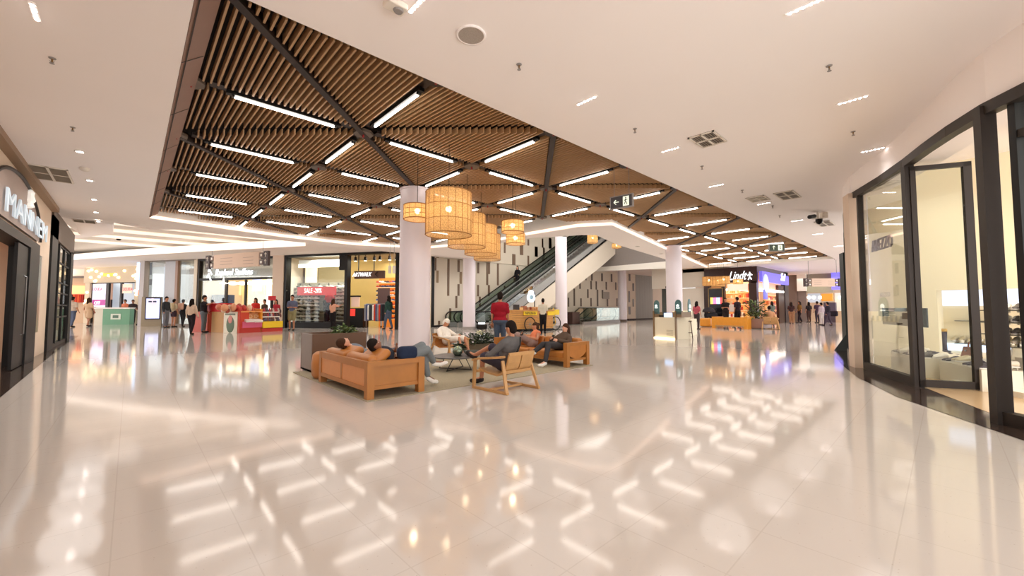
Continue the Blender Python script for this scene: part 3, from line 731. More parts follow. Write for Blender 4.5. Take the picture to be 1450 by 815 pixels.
# ================================================================== SHOPS
def area(x, y, z, e, sx, sy, col=(1,.95,.88), rot=(0,0,0)):
    l = bpy.data.lights.new('shop_or_fill_lamp', 'AREA'); l.shape = 'RECTANGLE'; l.size = sx; l.size_y = sy; l.energy = e; l.color = col
    o = bpy.data.objects.new('shop_or_fill_lamp', l); COL.objects.link(o); o.location = (x,y,z); o.rotation_euler = rot; return o
def shoe_mb(c, s=1., rz=0., m=None, sole=None, heel=False):
    b = MB(); m = m or paint((225,220,212)); sole = sole or paint((240,238,232)); R = Matrix.Rotation(rz,3,'Z'); c = Vector(c)
    prof = [(-.13,.035,.085),(-.1,.042,.1),(-.05,.042,.095),(0,.04,.07),(.05,.045,.055),(.1,.045,.045),(.13,.035,.03),(.145,.01,.01)]
    vs = []; n = 8
    for x,w,h in prof:
        for k in range(n):
            a = 2*PI*k/n; vs.append(c+R@(Vector((x, w*math.cos(a), .02+max(0,h*(.5+.5*math.sin(a))))) *s))
    fs = [(i*n+j, i*n+(j+1)%n, (i+1)*n+(j+1)%n, (i+1)*n+j) for i in range(len(prof)-1) for j in range(n)]+[tuple(range(n-1,-1,-1)), tuple(range((len(prof)-1)*n, len(prof)*n))]
    b.add(vs, fs, m)
    o = [(-.135,-.035),(-.06,-.042),(.02,-.036),(.09,-.046),(.14,-.025),(.15,0),(.14,.025),(.09,.046),(.02,.036),(-.06,.042),(-.135,.035)]
    z0, z1 = (.0,.022)
    b.add([c+R@(Vector((x,y,z))*s) for z in (z0,z1) for x,y in o], [tuple(range(10,-1,-1)),tuple(range(11,22))]+[(i,(i+1)%11,11+(i+1)%11,11+i) for i in range(11)], sole)
    if heel: b.cyl(c+R@(Vector((-.11,0,-.05))*s), c+R@(Vector((-.11,0,.02))*s), .008*s, .016*s, sole, 6)
    return b
PROTO = {}
def place(kind, mk, loc, rz, label, cat, group=None, scale=1.):
    "repeat of a one-mesh thing sharing its mesh"
    if kind not in PROTO:
        b = mk(); PROTO[kind] = b.mesh(kind, Vector((0,0,0)), True)
    o = bpy.data.objects.new(kind.split('|')[0], PROTO[kind]); COL.objects.link(o); o.location = Vector(loc); o.rotation_euler[2] = rz; o.scale = (scale,)*3
    o['label'] = label; o['category'] = cat
    if group: o['group'] = group
    return o
def mannequin(label, g, s, top, bottom, rz=0, skin=(222,210,196)):
    t = thing('mannequin', label, 'mannequin', g); g = Vector(g); sk = paint(skin, .35); U = Vector((0,0,1)); side = Vector((math.cos(rz),math.sin(rz),0))
    b = MB(); cap(b, g+U*1.38*s, g+U*1.5*s, .05*s, .045*s, sk); b.ell(g+U*1.6*s, (.075*s,.085*s,.11*s), sk, 12, 8)
    for k in (-1,1):
        cap(b, g+side*.2*k*s+U*1.36*s, g+side*.25*k*s+U*1.08*s, .045*s, .038*s, sk); cap(b, g+side*.25*k*s+U*1.08*s, g+side*.24*k*s+U*.84*s, .036*s, .026*s, sk)
        b.ell(g+side*.24*k*s+U*.77*s, (.03*s,.04*s,.07*s), sk, 8, 6)
        cap(b, g+side*.09*k*s+U*.9*s, g+side*.1*k*s+U*.48*s, .075*s, .05*s, sk); cap(b, g+side*.1*k*s+U*.48*s, g+side*.1*k*s+U*.06*s, .048*s, .03*s, sk)
    b.ell(g+U*1.15*s, (.15*s,.1*s,.28*s), sk, 12, 8)
    build('figure', b, t, smooth=True)
    tm = fabric(top); b = MB(); b.ell(g+U*1.16*s, (.18*s,.125*s,.3*s), tm, 14, 8)
    for k in (-1,1): cap(b, g+side*.17*k*s+U*1.36*s, g+side*.24*k*s+U*1.14*s, .065*s, .058*s, tm)
    build('shirt', b, t, smooth=True)
    bm_ = fabric(bottom); b = MB(); b.ell(g+U*.92*s, (.165*s,.12*s,.12*s), bm_, 12, 8)
    for k in (-1,1): cap(b, g+side*.09*k*s+U*.9*s, g+side*.1*k*s+U*.1*s, .095*s, .06*s, bm_)
    build('trousers', b, t, smooth=True)
    b = MB(); b.cyl(g, g+U*.02*s, .18*s, .18*s, M_STEEL, 16); build('stand', b, t)
    return t
# ---------------------------------------------------------------- left shop row, plane x = -1.75
LP = Plane((-1.75,2),(-1.75,40))
def yL(px): return LP.uz(px,436)[0]+2
cream = plaster('cream_wall', (226,206,184)); ya, yb, yc, yd = yL(-30), yL(44), yL(65.5), yL(98)
b = MB()
b.box(-1.95,-1.75,-2,yb,2.78,4.16,cream); b.box(-1.95,-1.75,yb,yL(47),0,4.16,cream); b.box(-1.95,-1.75,yL(56),yc,0,4.16,cream)
b.box(-1.95,-1.75,yL(47),yL(56),0,.62,cream); b.box(-1.95,-1.75,yL(47),yL(56),2.62,4.16,cream)
b.box(-1.95,-1.75,-2,3,0,2.8,cream)
struct('wall_left', b)
b = MB(); b.box(-1.75,-1.6,-2,yc,4.03,4.15,paint((150,124,100))); struct('trim_7', b)
b = MB(); b.box(-6.5,-6.4,2,yc,0,4.1,paint((214,150,120))); b.box(-6.4,-1.95,yb-.2,yb,0,4.1,paint((214,180,150))); b.box(-6.4,-1.95,2.9,3.0,0,4.1,cream); struct('wall_shop', b)
b = MB(); b.box(-6.5,-1.95,2,yc,3.0,3.06,M_WHITE); struct('ceiling.004', b)
t = thing('shop_doorway', 'wide black framed open doorway of the arched shop at the far left', 'doorway', (-1.75,yb-2,0))
b = MB(); b.box(-1.98,-1.66,yL(30),yb,0,2.78,M_BLACK); b.box(-1.98,-1.66,3,yL(30),2.6,2.78,M_BLACK); build('door_frame', b, t)
b = MB(); b.box(-1.74,-1.69,yL(14),yL(29.5),.02,2.58,M_BLACK); build('door_leaf', b, t); 
b = MB(); b.tube([(-1.64,yL(19),.7),(-1.6,yL(19),.72),(-1.6,yL(19),1.9),(-1.64,yL(19),1.92)],.012,M_STEEL,6); build('door_handle', b, t)
t = thing('arched_sign', 'grey arched shop sign with white letters over the black doorway at the left', 'sign', (-1.75,13,2.8))
yc0 = yL(13); hw = yL(46)-yc0; b = MB(); n = 24
arc = [(yc0+hw*math.cos(PI*k/n), 2.88+1.02*math.sin(PI*k/n)) for k in range(n+1)]
b.add([(-1.745,y,z) for y,z in arc]+[(-1.70,y,z) for y,z in arc], [tuple(range(n,-1,-1)),tuple(range(n+1,2*n+2))], paint((164,146,136)))
build('panel', b, t)
b = MB(); b.tube([(-1.69,y,z) for y,z in arc],.035,M_BRONZE,6); build('arch_trim', b, t)
text('letters', 'MANNEM', t, (-1.66,yL(-14),2.97), (0,1,0), (0,0,1), .62, glow((206,220,230),.32), .015, sx=1.85)
b = MB(); yy = yL(25); b.lathe((-1.67,yy,3.42),[(.03,0),(.08,.03),(.05,.1),(.09,.16),(.06,.28),(.07,.34),(.025,.4),(.0,.42)],glow((240,236,228),.4),10); build('emblem', b, t)
t = thing('window_display', 'narrow shop window with pale blue poster and pink garment at the far left', 'window display', (-1.8,yL(50),.6))
b = MB(); b.box(-1.93,-1.9,yL(47),yL(56),1.5,2.62,glow((176,200,232),.9)); build('poster', b, t, 'pale blue poster')
b = MB(); b.box(-1.92,-1.88,yL(47.5),yL(55.5),1.0,1.5,glow((226,130,120),.5)); b.box(-1.93,-1.89,yL(47),yL(56),.62,1.0,glow((150,160,140),.4)); build('display_panel', b, t, 'pink and green display panel')
b = MB(); b.box(-1.77,-1.765,yL(47),yL(56),.62,2.62,GLASS); build('glass_pane', b, t)
mannequin('mannequin in dark navy suit inside the black doorway at the left photo edge', (-2.6,yL(3)+.6,0), 1.0, (30,34,58), (34,34,40), PI/2)
area(-4.2,10,2.9,120,3,6); 
# black framed window of the next shop
t = thing('shop_window', 'tall black gridded shop window with shelves at the end of the left row', 'shop window', (-1.75,yc,0))
b = MB(); b.box(-2.2,-1.7,yc,yL(74),0,3.95,M_BLACK); b.box(-1.9,-1.7,yc,yd,3.35,4.15,paint((92,74,62))); b.box(-1.9,-1.7,yL(94.5),yd,0,3.4,M_BLACK); b.box(-1.85,-1.74,yL(74),yd,0,.12,M_BRONZE); build('window_frame', b, t)
b = MB()
for px in (79.5,87): b.box(-1.79,-1.73,yL(px)-.06,yL(px)+.06,.1,3.4,M_BLACK)
for z in (.95,1.35,1.75,2.1,2.75,3.3): b.box(-1.79,-1.74,yL(79.5),yL(94.5),z-.025,z+.025,M_BLACK)
build('glazing_bar', b, t)
b = MB(); b.box(-1.765,-1.76,yL(74),yL(94.5),.1,3.35,GLASS); build('glass_pane', b, t)
b = MB(); b.box(-3.2,-3.1,yc,yd+.5,0,3.6,glow((240,214,186),.55)); b.box(-3.1,-1.9,yd-.1,yd,0,3.6,cream); struct('wall_shop.001', b)  # back wall glows to brighten the window interior
random.seed(3)
for i,z in enumerate((.14,.97,1.37,1.77)):
    for k in range(4):
        y = yL(80)+(yL(94)-yL(80))*(k+.5)/4; c = random.choice([(200,40,50),(230,224,214),(60,50,50),(210,120,130),(190,170,150)])
        b = MB(); b.rbox((-2.05,y,z+.17),(.25,.5,.28),fabric(c),r=.05); b.tube([(-2.05,y-.1,z+.3),(-2.05,y-.07,z+.42),(-2.05,y+.07,z+.42),(-2.05,y+.1,z+.3)],.015,fabric(c),6)
        solid('handbag', b, 'handbag displayed on a shelf of the black gridded window at the left', 'bag', 'handbags in the black gridded window', smooth=False)
# ---------------------------------------------------------------- far left corridor
FL = Plane(at(80,456.5).xy, at(130,456.5).xy); mt = paint((196,164,132),.7)
b = MB(); FL.px(80,393,127.5,457,0,.1,mt,b,True); FL.px(60,372,127.5,393,0,.1,plaster('c2',(236,222,204)),b); struct('wall_far', b)
b = MB(); FL.px(80,404,126,416,.1,.2,glow((244,160,104),1.1),b); solid('orange_fascia', b, 'glowing orange band across the far shop beyond the left row', 'sign')
b = MB(); FL.px(80,391,126,393.5,.1,.3,paint((96,80,66)),b); struct('trim_8', b)
random.seed(5)
for k in range(9):
    b = MB(); x = 100+k*3; FL.px(x,417,x+2.4,428,.2,.5,fabric(random.choice([(190,60,40),(210,90,50),(160,50,40),(90,40,40)])),b); solid('garment', b, 'red orange garment hanging under the orange band of the far shop', 'clothes', 'garments of the far orange shop')
b = MB(); FL.px(84,380,106,384,.3,.9,glow((255,244,230),3),b); solid('ceiling_panel_light', b, 'bright flat lamp on the ceiling of the far corridor at the left', 'light')
b = MB(); FL.px(98.5,398,101,403,.3,.4,glow((230,240,230),1.5),b); solid('exit_sign', b, 'tiny pale lit sign on the tan wall of the far shop', 'sign')
# bulb shop
BP = Plane(at(126,456.9).xy, at(203,457.9).xy)
cr = plaster('bulb_wall',(206,190,164)); b = MB()
for q in ((126.5,376,202,400),(126.5,400,133,458),(196.5,400,202,459)): BP.px(*q,0,.35,cr,b,q[3]>450)
struct('wall_bulbs', b)
bb = BP.back(2.6); b = MB(); bb.px(118,385,215,456,-.1,0,paint((196,150,116)),b,True); struct('wall_shop.002', b)
t = thing('shop_doorway', 'dark framed doorway of the bulb lit shop with two sale posters', 'doorway', BP.P(BP.len/2,0))
b = MB(); BP.px(133,398.5,196.5,401,.05,.25,M_BLACK,b); BP.px(153.5,400,157,458,.05,.2,M_BRONZE,b); BP.px(173,400,175.5,458,.05,.2,M_BRONZE,b); BP.px(132,400,133.5,458,.05,.2,M_BRONZE,b); build('door_frame', b, t)
b = MB(); BP.px(133.5,400,153,457,.1,.11,GLASS,b); build('glass_pane', b, t)
for (x0,x1,l) in ((134,152.5,'white sale poster with pink and violet lettering in the bulb shop window'),(176.5,190,'red lettered sale poster at the right of the bulb shop doorway')):
    t = thing('sale_poster', l, 'poster', BP.P(BP.uz(x0,430)[0],1)); b = MB()
    BP.px(x0,402,x1,434 if x0<140 else 415,.14,.16,glow((226,226,244) if x0<140 else (220,190,170),.5),b); sh = build('sheet', b, t)
    u, z = BP.uz(x0+1,411.5); text('lettering','LIQUIDA',sh,BP.P(u,z,.17),BP.u,(0,0,1),.38,glow((214,50,70),.6),.004,sx=.72)
    if x0 < 140:
        b = MB(); BP.px(x0,424,x1,432,.16,.17,glow((150,50,120),.7),b); build('band', b, t)
        u, z = BP.uz(x0+3,431); text('lettering','OFF',t,BP.P(u,z,.18),BP.u,(0,0,1),.4,glow((250,250,255),1.2),.004)
t = thing('shop_sign', 'small green and yellow shop sign on the bulb covered wall', 'sign', BP.P(BP.len*.53,3.6)); b = MB(); BP.px(154.5,387,171.5,391.5,.35,.42,glow((190,170,60),.8),b); build('panel', b, t)
bulb = None; random.seed(11); nb = 0
for k in range(70):
    u = random.uniform(.15, BP.len-.15); z = random.uniform(.9,4.5)
    lo = BP.uz(133,430)[0]; hi = BP.uz(196.5,430)[0]
    if lo-.05 < u < hi+.05 and z < 3.45: continue
    c = BP.P(u,z,.42)
    if bulb is None:
        bulb = thing('light_bulb', 'small warm glowing bulb on the cream front of the far shop', 'bulb', c, 'bulbs on the cream shop front')
        b = MB(); b.ell(c,.11,glow((255,226,180),2.0),10,8); build('globe', b, bulb, smooth=True); b = MB(); b.cyl(c-BP.n*.08,c-BP.n*.02,.05,.05,M_BLACK,8); build('socket', b, bulb)
    else: dup(bulb, c)
random.seed(8)
for k in range(12):
    b = MB(); x = 158+k*2.9; 
    if 173 < x < 176: continue
    bb2 = BP.back(1.2); c = random.choice([(230,226,220),(60,50,50),(200,60,40),(226,120,60),(40,50,70),(240,236,230)]); bb2.px(x,425+random.uniform(-3,2),x+2.3,445,-.2,.1,fabric(c),b)
    solid('garment', b, 'garment hanging inside the bulb lit shop', 'clothes', 'garments inside the bulb lit shop')
c = BP.back(1.3).P(BP.len/2,3.4); area(c.x,c.y,c.z,25,3,1.5)
# green kiosk in front of it
A = at(128.5,458); KG = Plane(at(145,459.6).xy, at(184.5,459.2).xy)
t = thing('counter_kiosk', 'low green and cream counter kiosk in front of the bulb lit shop', 'kiosk', KG.P(0,0))
b = MB(); KG.px(145.5,437,183.5,458,-.6,0,paint((110,160,128)),b,True); build('counter', b, t, 'green counter front')
b = MB(); u0 = KG.uz(133,445)[0]; KG.hx(u0,0,0,1.25,-.9,-.05,paint((216,208,190)),b); KG.px(132,435,184,437,-1.,.05,M_WHITE,b); build('worktop', b, t, 'cream side and worktop')
b = MB(); KG.px(157,444,171,452,0,.03,paint((214,220,206)),b); KG.px(160,446,168,450,.03,.04,paint((90,120,100)),b); build('label_plate', b, t)
# ---------------------------------------------------------------- glass fronts up to the column: plane SP
SP = Plane((.75,39.6),(11.6,22.2)); SB = SP.back(3.2); SM = SP.back(1.2); HS = 4.62
fr = paint((120,108,98)); bl = M_BLACK
t = struct('window_1', (lambda b: (SP.px(202,369,208.5,460,-.1,.25,paint((170,162,160)),b,True), SP.px(228.5+3,369,249,460,-.3,-.05,paint((176,176,180)),b,True), SP.px(249,368,252.5,460,-.05,.1,paint((150,120,104)),b,True), SP.px(276.5,366,281,461,-.05,.15,paint((206,192,170)),b,True), SP.px(202,367,281,369.5,-.1,.15,fr,b), SP.px(202,458,281,460.5,-.1,.1,fr,b,True), b)[-1])(MB()))
b = MB(); SP.px(209,369,231,459,-.02,-.01,GLASS,b); SP.px(252.5,368,276,459,-.02,-.01,GLASS,b); build('glass_pane', b, t)
t = struct('window_2', (lambda b: (SP.px(281,364,390,367.5,-.1,.1,bl,b), SP.px(281,365,283.5,462,-.1,.12,M_BRONZE,b,True), SP.px(281,393,390,396,-.1,.1,bl,b), SP.px(318.5,396,321.5,462,-.05,.06,M_BRONZE,b,True), SP.px(346.5,396,348.5,462,-.05,.06,M_BRONZE,b,True), SP.px(388,365,390,463,-.05,.1,M_BRONZE,b,True), b)[-1])(MB()))
b = MB(); SP.px(283,367,389,393,-.02,-.01,GLASS,b); SP.px(283,396,319,461,-.02,-.01,GLASS,b); SP.px(348,396,388,461,-.02,-.01,GLASS,b); build('glass_pane', b, t)
b = MB(); SP.px(389.5,361,405,463.5,-.2,.25,plaster('pillar',(214,196,178)),b,True); struct('wall_pillar', b)
t = struct('window_3', (lambda b: (SP.px(405,363,408,464,-.2,.2,bl,b,True), SP.px(405,358,566,361.5,-.2,.2,bl,b), SP.px(489.5,361,493.5,465.5,-.2,.15,bl,b,True), SP.px(562,356,566,467,-.2,.2,bl,b,True), SP.px(408,456,490,464.5,-.2,.1,bl,b,True), SP.px(481,360,490,382,-.15,.05,bl,b), b)[-1])(MB()))
b = MB(); SP.px(408,362,489,457,-.02,-.01,GLASS,b); build('glass_pane', b, t)
b = MB()  # dark wedge header above
SP.px(281,359,390,365,-.2,.0,paint((100,90,80)),b); SP.px(405,354.5,566,358,-.2,.05,paint((96,86,76)),b); struct('trim_9', b)
# interiors; back walls glow by themselves to look lit
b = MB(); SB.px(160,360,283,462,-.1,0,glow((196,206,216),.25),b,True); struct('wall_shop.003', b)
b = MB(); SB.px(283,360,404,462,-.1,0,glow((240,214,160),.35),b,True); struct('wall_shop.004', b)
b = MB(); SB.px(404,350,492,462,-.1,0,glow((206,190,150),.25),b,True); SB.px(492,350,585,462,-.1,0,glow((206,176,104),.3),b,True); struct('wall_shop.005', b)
b = MB(); SP.hx(0,SP.len,4.62,4.7,-3.4,-.1,paint((170,158,140)),b); struct('ceiling.005', b)
for px in (281,397,):
    u = SP.uz(px,430)[0]; b = MB(); SP.hx(u,u+.15,0,4.6,-3.2,-.2,plaster('part',(226,214,196)),b); struct('wall_partition', b)
for px,e in ((240,60),(335,80),(450,230),(530,90)):
    u = SP.uz(px,430)[0]; c = SP.P(u,4.4,-1.7 if px != 450 else -.62); area(c.x,c.y,c.z,e,2.5,2.5 if px != 450 else .8,rot=(0,0,math.atan2(SP.u.y,SP.u.x)))
# glass front contents, left part
def panel(pl,q,d,m,name,label,cat,floor=False,group=None,th=.05):
    b = MB(); pl.px(*q,d,d+th,m,b,floor); return solid(name,b,label,cat,group)
t = thing('poster','tall pale blue poster with navy shapes and orange figure behind the grey framed glass','poster',SP.P(SP.uz(212,430)[0],1.5,-.5))
b = MB(); SM.px(207,371,224,417,.6,.65,glow((176,204,236),1.0),b); build('sheet',b,t)
b = MB(); SM.px(215,381,219.5,385.5,.66,.68,paint((40,46,80)),b); SM.px(220,373,229,390,.66,.68,paint((110,120,140)),b); SM.px(221,396,229,404,.66,.68,paint((110,116,130)),b); build('navy_print',b,t)
b = MB(); u,z = SM.uz(217,411); c = SM.P(u,z,.7); b.lathe(c-Vector((0,0,.35)),[(.28,0),(.26,.3),(.16,.55),(.1,.75),(0,.8)],glow((232,120,50),.6),12); build('orange_figure',b,t,smooth=True)
panel(SM,(258,372,268,462),0,paint((176,186,198)),'display_column','pale grey display column behind the second blue tinted pane','column',True,th=.3)
panel(SM,(268,380,276,425),0,paint((134,120,116)),'display_board','grey brown display board behind the second blue tinted pane','panel')
random.seed(21)
for k in range(10):
    b = MB(); px = 253+k*2.4; py = random.uniform(424,440); u,z = SM.uz(px,py); b.ell(SM.P(u,z,.3),(.12,.12,.1),paint(random.choice([(230,232,236),(200,206,214),(150,160,170)])),8,6); solid('trinket',b,'pale round trinket displayed low behind the blue tinted pane','ornament','trinkets behind the blue tinted pane',smooth=True)
# second shop
t = thing('shop_sign','white script shop name with crest over the middle shop window','sign',SP.P(SP.uz(296,388)[0],3.8))
u,z = SP.uz(307,390); u2,_ = SP.uz(359.5,390)
lt = text('letters','Raphael Steffens',t,SP.P(u,z,.14),SP.u,(0,0,1),.62,glow((244,248,255),.8),.03,shear=.25)
w = max(v.co.dot(SP.u) for v in lt.data.vertices)-min(v.co.dot(SP.u) for v in lt.data.vertices); k = (u2-u)/w
lo = min(v.co.dot(SP.u) for v in lt.data.vertices)
for v in lt.data.vertices: v.co += SP.u*((v.co.dot(SP.u)-lo)*(k-1))
b = MB(); u,z = SP.uz(299,386)
for du,dz,a in ((0,.2,.5),(.15,.0,-.6),(-.1,-.2,.6),(.1,-.4,-.5),(.2,.35,.9),(-.05,.4,-.9)): b.cbox(SP.P(u+du,z+dz,.14),(.1,.04,.34),glow((244,248,255),.8),rz=math.atan2(SP.u.y,SP.u.x),ry=a)
build('crest',b,t)
SF = SP.back(.25)
b = MB(); SF.px(284,368,388,392.5,-.02,0,paint((176,168,156)),b); struct('wall_bulkhead', b)
t = thing('display_arch','white glowing arch stand with a grey mannequin bust inside the middle shop','display',SM.P(SM.uz(299,440)[0],0))
b = MB(); u0,_ = SM.uz(294,430); u1,_ = SM.uz(304,430); zt = SM.uz(299,410)[1]; um=(u0+u1)/2; r_=abs(u1-u0)/2
b.tube([SM.P(u0,0),SM.P(u0,zt-r_)]+[SM.P(um-r_*math.cos(a),zt-r_+r_*math.sin(a)) for a in [PI*k/8 for k in range(1,8)]]+[SM.P(u1,zt-r_),SM.P(u1,0)],.05,glow((255,252,240),2),8); build('arch',b,t,smooth=True)
b = MB(); b.lathe(SM.P(um,.9),[(.12,0),(.2,.25),(.24,.55),(.12,.7),(.1,.9),(0,.98)],paint((120,118,120)),12); build('bust',b,t,smooth=True)
random.seed(4)
for k in range(9):
    x = 309+k*2.8; b = MB(); SM.px(x,418+random.uniform(-1,1),x+2.3,440,.1,.5,fabric(random.choice([(76,86,112),(60,68,92),(110,120,150),(130,130,140)])),b); solid('garment',b,'blue grey garment on the rail inside the middle shop','clothes','blue garments in the middle shop')
for (x0,y0,x1,y1,c) in ((322,405,345,418,(250,226,160)),(350,404,362,420,(226,200,130)),(322,398,344,404,(190,150,90)),(370,400,378,416,(240,190,110))):
    panel(SB,(x0,y0,x1,y1),.2,glow(c,.7),'lit_shelf_panel','warm lit wall shelf at the back of the middle shop','shelf',group='warm lit shelves of the middle shop')
panel(SM,(362,396,374,412),.2,glow((170,190,240),1.0),'screen','pale blue screen hanging inside the middle shop','screen')
b = MB(); SB.px(384,392,388,440,.3,.4,glow((255,250,235),3),b); solid('light_column',b,'bright white vertical light strip inside the middle shop','light')
for px in (330,343,355,370,380):
    u,z = SM.uz(px,401); b = MB(); b.ell(SM.P(u,z),(.3,.3,.12),glow((255,244,220),2.5),12,6); solid('pendant_lamp',b,'glowing shallow pendant lamp inside the middle shop','lamp','pendant lamps of the middle shop',smooth=True)
t = thing('hanging_star','small bright star ornament with dark ribbon in the middle shop window','ornament',SM.P(SM.uz(321,400)[0],3,1.3))
b = MB(); u,z = SP.uz(320.5,401); c = SP.P(u,z,.2); b.ell(c,(.05,.05,.4),glow((255,250,230),3),6,6); b.ell(c,(.25,.25,.05),glow((255,250,230),3),6,6); build('star',b,t)
# sports shoe shop
t = thing('shop_sign','brown hanging sign with slanted white shop name in the sneaker shop entrance','sign',SM.P(SM.uz(518,388)[0],3.4))
b = MB(); SP.px(496.5,382.5,539,393.5,-.5,-.35,paint((92,60,44)),b); build('panel',b,t)
SQ = SP.back(.33); u,z = SQ.uz(499,391.5); u2,_ = SQ.uz(526,391)
lt = text('letters','ARTWALK',t,SQ.P(u,z),SQ.u,(0,0,1),.36,glow((250,252,255),1.0),.02,shear=.35); w = max(v.co.dot(SQ.u) for v in lt.data.vertices)-(lo:=min(v.co.dot(SQ.u) for v in lt.data.vertices))
for v in lt.data.vertices: v.co += SQ.u*((v.co.dot(SQ.u)-lo)*((u2-u)/w-1))
b = MB(); u,z = SQ.uz(533,388); b.bar(SQ.P(u+.1,z+.15,.02),SQ.P(u-.08,z,.02),.03,.03,M_BLACK); b.bar(SQ.P(u-.08,z,.02),SQ.P(u+.1,z-.15,.02),.03,.03,M_BLACK); build('arrow_mark',b,t)
b = MB()
for px in (507,529): 
    u,z = SQ.uz(px,383); b.tube([SQ.P(u,z,-.05),SQ.P(u,4.62,-.05)],.03,M_BLACK,6)
build('hanger_rod',b,t)
for i,px in enumerate((497,511,524,532,546,556)):
    u,z = SP.uz(px,366); b = MB(); c = SP.P(u,4.2,-.45); b.cyl(c,c+Vector((0,0,.25)),.1,.07,M_BLACK,10); b.cyl(c-Vector((0,0,.01)),c,.085,.085,glow((255,246,225),6),10); b.cyl(c+Vector((0,0,.25)),SP.P(u,4.62,-.45),.02,.02,M_BLACK,6)
    solid('track_spotlight',b,'black ceiling spotlight in the entrance of the sneaker shop','light','black spotlights of the sneaker shop')
t = thing('sale_banner','red sale banner with white lettering in the sneaker shop window','banner',SP.P(SP.uz(416,411)[0],2.5,-.3))
b = MB(); SP.px(416,405.5,471,417.5,-.35,-.3,glow((206,52,56),.55),b); build('cloth',b,t)
SQ2 = SP.back(.28); u,z = SQ2.uz(430.5,414.5); lt = text('lettering','SALE -20%',t,SQ2.P(u,z),SQ2.u,(0,0,1),.42,glow((255,240,236),1.2),.01); u2,_ = SQ2.uz(455,414); w = max(v.co.dot(SQ2.u) for v in lt.data.vertices)-(lo:=min(v.co.dot(SQ2.u) for v in lt.data.vertices))
for v in lt.data.vertices: v.co += SQ2.u*((v.co.dot(SQ2.u)-lo)*((u2-u)/w-1))
b = MB(); SP.px(409,365,480,371,-.9,-.85,glow((190,186,180),.6),b); SP.px(409,371,480,376,-.9,-.8,glow((250,244,226),1.6),b); solid('light_trough',b,'long pale glowing light trough along the top of the sneaker window','light')
for q in ((409,378,417,420),(423,378,426,420),(426.5,378,431,420),(432,378,443,410)): panel(SM,q,-.4,glow((246,236,206),.8) if q[0]!=423 else paint((90,76,60)),'wall_panel','cream upright wall panel behind the sneaker window','panel',group='cream panels behind the sneaker window')
# sneaker wall
rz = math.atan2(SP.u.y,SP.u.x); SW = SP.back(.9); random.seed(2)
rows = 10; cols = 15
t = thing('shoe_rack','tall dark rack of glass shelves full of sneakers in the shop window','shelf',SW.P(SW.uz(445,440)[0],0))
b = MB(); ua,_ = SW.uz(407,430); ub,_ = SW.uz(488,430)
for r_ in range(rows): SW.hx(ua,ub,.42+r_*.24,.43+r_*.24,-.28,0,paint((190,186,170)),b)
build('shelf_board',b,t,'pale shelf boards')
b = MB()
for k in range(7): SW.hx(ua+(ub-ua)*k/6-.02,ua+(ub-ua)*k/6+.02,0,2.9,-.32,-.28,bl,b)
SW.hx(ua,ub,0,2.95,-.4,-.34,paint((150,146,128)),b); SW.hx(ua,ub,0,.4,-.3,0,bl,b); build('upright',b,t)
cols_ = [(236,234,226),(214,212,204),(120,120,116),(60,58,56),(196,190,170),(224,226,220)]
for r_ in range(rows):
    for c_ in range(cols):
        u = ua+(ub-ua)*(c_+.5)/cols; ci = random.randrange(len(cols_))
        if 452 < 407+81*(c_+.5)/cols < 468 and r_ < 8: continue
        place('sneaker|%d'%ci, lambda ci=ci: shoe_mb((0,0,0),1.35,0,paint(cols_[ci]),paint((244,244,240))), SW.P(u,.432+r_*.24,-.13), rz+random.uniform(-.15,.15), 'sneaker on the shelves of the red bannered shop window', 'shoe', 'sneakers on the window shelves')
SR = SP.back(2.4); ua,_ = SR.uz(533,430); ub,_ = SR.uz(566,430)
t = thing('shoe_rack','lit orange shelves of colourful shoes at the right inside the sneaker shop','shelf',SR.P(ua,0)); b = MB()
for r_ in range(9): SR.hx(ua,ub,.5+r_*.3,.52+r_*.3,-.3,0,glow((240,170,80),.5),b)
SR.hx(ua,ub,0,3.3,-.4,-.3,glow((214,130,50),.45),b); build('shelf_board',b,t)
for r_ in range(9):
    for c_ in range(9):
        ci = random.randrange(4); place('sneaker|b%d'%ci, lambda ci=ci: shoe_mb((0,0,0),1.4,0,paint([(220,90,60),(240,236,230),(70,90,150),(60,50,46)][ci]),paint((244,244,240))), SR.P(ua+(ub-ua)*(c_+.5)/9,.522+r_*.3,-.12), rz, 'shoe on the lit orange shelves inside the sneaker shop', 'shoe', 'shoes on the lit orange shelves')
g = SP.P(SP.uz(458.5,450)[0],.35,-.5); mannequin('mannequin in a red football shirt standing in the sneaker window', g, 1.28, (204,36,40), (40,44,60), rz, (60,46,40))
g = SP.P(SP.uz(450,450)[0],.35,-.8); mannequin('dark mannequin beside the red shirted one in the sneaker window', g, 1.05, (44,44,46), (50,50,52), rz, (60,46,40))
t = thing('display_counter','black counter with a red sale poster inside the sneaker shop entrance','counter',SM.P(SM.uz(503,445)[0],0))
b = MB(); SM.px(492,436,514,460,-.6,0,bl,b,True); build('cabinet',b,t); b = MB(); SM.px(493,437,503,447,.0,.04,glow((224,60,50),.6),b); build('poster',b,t)
b = MB(); SM.px(493,420,504,434,-.4,-.3,glow((206,170,150),.5),b); SM.px(492,418,505,420,-.45,-.2,bl,b); build('shelf',b,t)
t = thing('clothes_rail','steel rail of hanging clothes in the middle of the sneaker shop entrance','clothes rail',SM.P(SM.uz(533,445)[0],0)); b = MB(); ua,_ = SM.uz(519,430); ub,_ = SM.uz(546,430); zt = SM.uz(532,430)[1]
b.tube([SM.P(ua,.02),SM.P(ua,zt),SM.P(ub,zt),SM.P(ub,.02)],.03,M_STEEL,6); build('rail',b,t)
random.seed(6)
